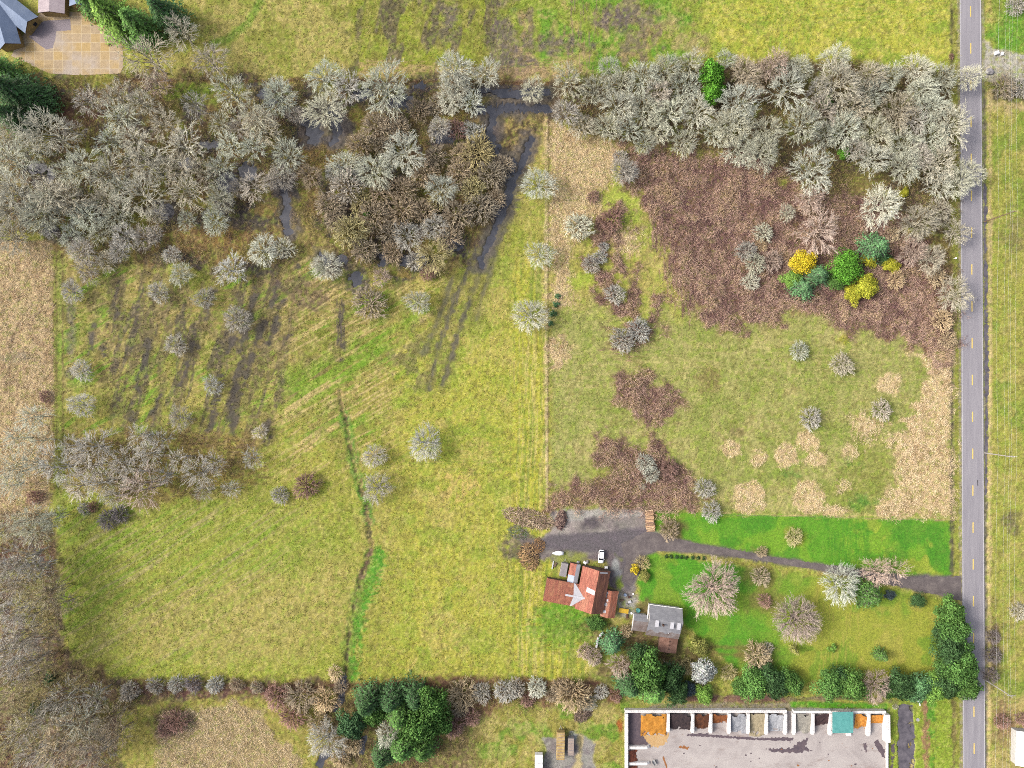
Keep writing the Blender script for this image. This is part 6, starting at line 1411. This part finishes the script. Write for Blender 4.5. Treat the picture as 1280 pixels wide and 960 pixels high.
# fallen narrow juniper by the fence
for i, (x, y, r) in enumerate(((697, 370, 4.5), (695, 380, 5.5), (691, 392, 5.5), (688, 404, 4.5))):
    plant('tuft', 'juniper', 'shrub', x, y, r, 'T', 'row', ('uppermost', 'second', 'third', 'lowest')[i] + ' of four dull green junipers in a line by the middle fence', 'junipers by the middle fence', 1.0, True)
# dead pale tree in the southern evergreens
plant('dome', 'dead_tree', 'tree', 484, 917, 15, 'w', 'evergreens', 'dead pale bare tree among the southern evergreens', None, 1.7)

# --- number the trees of the woods in rows so that each label points to one
ORD = ['first', 'second', 'third', 'fourth', 'fifth', 'sixth', 'seventh', 'eighth', 'ninth', 'tenth', 'eleventh', 'twelfth', 'thirteenth', 'fourteenth', 'fifteenth', 'sixteenth', 'seventeenth', 'eighteenth', 'nineteenth', 'twentieth']
zones = {}
for t in TREES:
    if t['label'] is None: zones.setdefault((t['zone'], t['name']), []).append(t)
for (z, nm), L in zones.items():
    rows = max(1, round(math.sqrt(len(L) / 2.2))); L.sort(key=lambda t: t['py']); per = math.ceil(len(L) / rows)
    for ri in range(rows):
        R_ = sorted(L[ri * per:(ri + 1) * per], key=lambda t: t['px'])
        for ci, t in enumerate(R_):
            kindw = {'bare_tree': 'bare tree', 'slender_tree': 'bare tree', 'thin_tree': 'thin bare tree', 'bare_shrub': 'leafless shrub'}[nm]
            t['o']['label'] = f"{TONE_WORD[t['tone']]} {kindw}, {ORD[ci]} from left, {ORD[ri]} row down, {z}"

# ------------------------------------------------------------------ brambles, dry grass and tussocks
def pts_in_mask(mk, n):
    """n random photo pixel points with probability following a mask on the ground grid"""
    out = []
    jy, jx = np.where(mk > .35)
    if len(jy) == 0: return np.zeros((0, 2))
    k = nr.integers(0, len(jy), n)
    u = U[jy[k], jx[k]] + nr.uniform(-.8, .8, n); v = Vv[jy[k], jx[k]] + nr.uniform(-.8, .8, n)
    keep = (nr.random(n) < mk[jy[k], jx[k]]) & (u > -40) & (u < 1320) & (v > -40) & (v < 1000)
    return np.stack([u[keep], v[keep]], 1)

def canes(name, label, cat_kind, pts, L, h, r, cols, flat=.5, patch=9.0, spread=.3):
    """arching stems, two pieces each"""
    n = len(pts); x = (pts[:, 0] - 640) * S; y = (480 - pts[:, 1]) * S
    iy, ix = cover_at(pts[:, 0], pts[:, 1]); z0 = ZZ[iy, ix] - .05
    az = nr.uniform(0, 2 * math.pi, n); l = L * nr.uniform(.5, 1.4, n); hh = h * nr.uniform(.4, 1.3, n)
    cols = np.array(cols); g = fbm(pts[:, 0] + 300, pts[:, 1] + 300, patch, 3, 611 + len(name)); hh = hh * (.3 + 1.3 * g); g = np.clip(g + nr.normal(0, .16, n), 0, .999)
    A = np.stack([x, y, z0], 1); B = A + np.stack([np.cos(az) * l * .45, np.sin(az) * l * .45, hh], 1); D = A + np.stack([np.cos(az + nr.normal(0, .4, n)) * l, np.sin(az + nr.normal(0, .4, n)) * l, hh * flat], 1)
    rr = r * nr.uniform(.7, 1.4, n)
    V, F, own = tube_arrays(np.concatenate([A, B]), np.concatenate([B, D]), np.concatenate([rr, rr * .9]), np.concatenate([rr * .9, rr * .5]), 3)
    pick = cols[(g * len(cols)).astype(int)] * nr.uniform(1 - spread, 1 + spread, (n, 1))
    c = np.concatenate([pick, pick])[own]
    o = link(name, mesh_arrays(name, V, F, {'tone': (c, 'POINT', 'FLOAT_COLOR')}), m_cane)
    return tag(o, label, kind='stuff')
BR = [(.12, .065, .068), (.19, .11, .10), (.31, .205, .165), (.37, .25, .195), (.43, .30, .25), (.42, .31, .19)]
canes('brambles', 'brown bramble thicket', 'stuff', pts_in_mask(BRAMB, 80000), 1.4, 1.1, .026, BR, .5, 11.0, .26)
UND = np.zeros(shape, np.float32)
for q in (wood, band2, [(-40, 640), (66, 640), (70, 760), (90, 826), (160, 858), (420, 856), (420, 872), (300, 874), (190, 872), (150, 930), (150, 1000), (-40, 1000)], [(70, 550), (130, 540), (310, 545), (325, 580), (295, 612), (200, 622), (80, 612)], [(420, 860), (780, 852), (780, 870), (600, 900), (560, 950), (420, 1000)]):
    UND = np.maximum(UND, smooth(-6, 4, poly_sd(q)))
UND *= (1 - np.clip(DEEP * 4, 0, 1)) * (1 - np.clip(WET * 1.5, 0, 1)) * smooth(.35, .6, nz(22))
canes('undergrowth', 'brown and olive undergrowth on the wood floor', 'stuff', pts_in_mask(UND, 60000), 1.2, .7, .035, [(.12, .08, .06), (.17, .11, .075), (.24, .18, .08), (.2, .18, .06), (.28, .21, .12)])
canes('dry_grass', 'tall straw coloured grass', 'stuff', pts_in_mask(STRAW, 110000), .8, .4, .023, [(.32, .23, .14), (.48, .37, .23), (.58, .455, .29), (.62, .50, .33), (.66, .54, .37)], .35, 5.0, .12)
# tussocks: low leaning blades that take the colour of the cover they grow from
GR = ((ROUGH > .1) & (ROUGH < .29)).astype(np.float32) * (1 - FLAT) * (DEEP < .05) * (1 - np.clip(BRAMB, 0, 1)) * smooth(.3, .55, nz(9)) * (WET < .3)
p = pts_in_mask(GR, 170000)
n = len(p); iy, ix = cover_at(p[:, 0], p[:, 1]); c0 = LC[iy, ix]
x = (p[:, 0] - 640) * S; y = (480 - p[:, 1]) * S; z0 = ZZ[iy, ix]
az = nr.uniform(0, 2 * math.pi, n); L = nr.uniform(.15, .5, n); w = nr.uniform(.05, .12, n); h = nr.uniform(.1, .32, n)
A = np.stack([x + np.sin(az) * w, y - np.cos(az) * w, z0 - .03], 1); B = np.stack([x - np.sin(az) * w, y + np.cos(az) * w, z0 - .03], 1)
D = np.stack([x + np.cos(az) * L, y + np.sin(az) * L, z0 + h], 1); E = np.stack([x - np.cos(az) * .06, y - np.sin(az) * .06, z0 + .1], 1)
V = np.stack([A, B, D, E], 1).reshape(-1, 3); i4 = np.arange(n)[:, None] * 4
F = np.concatenate([i4 + np.array([[0, 2, 3]]), i4 + np.array([[3, 2, 1]])])
tc_ = np.repeat(c0 * nr.uniform(.68, 1.5, (n, 1)) * nr.uniform(.9, 1.1, (n, 3)), 4, axis=0)
tag(link('grass_tussocks', mesh_arrays('grass_tussocks', V, F, {'tone': (tc_, 'POINT', 'FLOAT_COLOR')}), m_cane), 'low grass tussocks over the pastures', kind='stuff')

# ------------------------------------------------------------------ brush piles and stacked logs
def brush_pile(name, label, px, py, rx_, ry_, h, n, rot, cols, r=.05, L=2.2):
    x0, y0 = P(px, py); A = []; B = []; q = np.random.default_rng(int(px))
    a = np.sqrt(q.random(n)) ; t = q.uniform(0, 6.283, n); ex = a * np.cos(t) * rx_; ey = a * np.sin(t) * ry_
    zz = h * (1 - a ** 2) * q.uniform(.3, 1.0, n) + .05
    d = q.normal(size=(n, 3)) * np.array([1.2, .7, .22]); d /= np.linalg.norm(d, axis=1, keepdims=True); l = L * q.uniform(.3, 1, n)[:, None] / 2
    C_ = np.stack([ex, ey, zz], 1); A = C_ - d * l; B = C_ + d * l; A[:, 2] = np.maximum(A[:, 2], .0); B[:, 2] = np.maximum(B[:, 2], 0)
    rr = r * q.uniform(.6, 1.7, n); V, F, own = tube_arrays(A, B, rr, rr * .6, 4)
    cols = np.array(cols); c = (cols[q.integers(0, len(cols), n)] * q.uniform(.7, 1.3, (n, 1)))[own]
    o = link(name, mesh_arrays(name, V, F, {'tone': (c, 'POINT', 'FLOAT_COLOR')}), m_cane); o.location = (x0, y0, 0); o.rotation_euler = (0, 0, rot); return tag(o, label, 'brush pile')
PB = [(.30, .22, .15), (.2, .14, .1), (.13, .09, .07), (.36, .29, .2)]
brush_pile('brush_pile', 'long pile of cut branches west of the gravel yard', 661, 648, 8.8, 3.0, 1.5, 900, math.radians(-14), PB)
brush_pile('brush_pile', 'dark heap of stumps and branches at the corner of the gravel yard', 701, 650, 1.7, 3.4, 1.8, 300, math.radians(-10), [(.09, .06, .055), (.14, .09, .08), (.2, .14, .11)], .09, 1.6)
brush_pile('brush_pile', 'round pile of brown branches on the pasture by the boat', 661, 696, 3.2, 4.6, 1.5, 420, math.radians(15), [(.22, .14, .07), (.3, .2, .1), (.11, .075, .05)], .07)
brush_pile('brush_pile', 'small rusty heap of leaves north of the round branch pile', 673, 682, 2.2, 2.6, .8, 260, 0, [(.2, .12, .055), (.15, .09, .05)], .05, 1.0)
brush_pile('brush_pile', 'dark pile of branches under the tan shrub near the trailers', 729, 893, 3.2, 2.2, 1.0, 260, math.radians(35), [(.09, .065, .055), (.16, .12, .09)], .06)
brush_pile('brush_pile', 'grey twiggy pile with green shoots at the gravel yard', 648, 665, 3.6, 2.4, .7, 320, math.radians(-20), [(.17, .15, .14), (.1, .09, .09), (.08, .14, .05)], .03, 1.6)
m_log = mat_attr('sawn_log', 'tone', .9)
x0, y0 = P(812, 651); A = []; B = []; rr = []
for lay in range(4):
    for k in range(17 - lay * 2):
        yy = (k - (16 - lay * 2) / 2) * .42 + rnd.uniform(-.08, .08); xx = rnd.uniform(-.25, .25); l = rnd.uniform(1.1, 1.45)
        A.append((xx - l, yy + rnd.uniform(-.08, .08), .2 + lay * .33)); B.append((xx + l, yy + rnd.uniform(-.08, .08), .2 + lay * .33)); rr.append(rnd.uniform(.14, .21))
V, F, own = tube_arrays(np.array(A), np.array(B), np.array(rr), np.array(rr) * .93, 9)
ends = []
c = (np.array([(.34, .22, .13), (.25, .16, .10), (.42, .31, .2), (.16, .10, .075)])[nr.integers(0, 4, len(A))])[own]
o = link('log_stack', mesh_arrays('log_stack', V, F, {'tone': (c, 'POINT', 'FLOAT_COLOR')}), m_log); o.location = (x0, y0, 0); o.rotation_euler = (0, 0, math.radians(4)); tag(o, 'stack of cut logs at the east end of the gravel yard', 'log stack')
# ------------------------------------------------------------------ camera, light, view
cam = bpy.data.cameras.new('camera'); cam.sensor_fit = 'HORIZONTAL'; cam.sensor_width = 36
cam.lens = 36 * H / (1280 * S); cam.clip_start = 1; cam.clip_end = 12000
co = bpy.data.objects.new('camera', cam); COL.objects.link(co); co.location = (0, 0, H); scene.camera = co
SUN_EL = 40.0
sd = bpy.data.lights.new('sun', 'SUN'); sd.energy = 1.3; sd.angle = math.radians(14); sd.color = (1.0, .95, .87)
so = bpy.data.objects.new('sun', sd); COL.objects.link(so)
az = math.radians(7)     # sun stands in the west, a touch north
to_sun = Vector((-math.cos(SUN_EL * math.pi / 180) * math.cos(az), math.cos(SUN_EL * math.pi / 180) * math.sin(az), math.sin(SUN_EL * math.pi / 180)))
so.rotation_euler = to_sun.to_track_quat('Z', 'Y').to_euler()
so.location = (0, 0, 150)
w = bpy.data.worlds.new('World'); scene.world = w; w.use_nodes = True
nt = w.node_tree; nt.nodes.clear()
sky = nt.nodes.new('ShaderNodeTexSky'); sky.sky_type = 'NISHITA'; sky.sun_disc = False
sky.sun_elevation = math.radians(SUN_EL); sky.sun_rotation = math.atan2(to_sun.x, to_sun.y)
sky.air_density = 0.8; sky.dust_density = 5.0; sky.ozone_density = 0.3
bg = nt.nodes.new('ShaderNodeBackground'); bg.inputs['Strength'].default_value = 0.15
out = nt.nodes.new('ShaderNodeOutputWorld')
hs = nt.nodes.new('ShaderNodeHueSaturation'); hs.inputs['Saturation'].default_value = 0.6
nt.links.new(sky.outputs[0], hs.inputs['Color']); nt.links.new(hs.outputs[0], bg.inputs[0]); nt.links.new(bg.outputs[0], out.inputs[0])
vs = scene.view_settings; vs.view_transform = 'Standard'; vs.look = 'None'; vs.gamma = 1.0; vs.use_curve_mapping = False; vs.exposure = 1.52
scene.render.engine = 'CYCLES'; scene.cycles.max_bounces = 4; scene.cycles.diffuse_bounces = 2; scene.cycles.glossy_bounces = 2; scene.cycles.use_denoising = False; scene.cycles.filter_width = 1.0
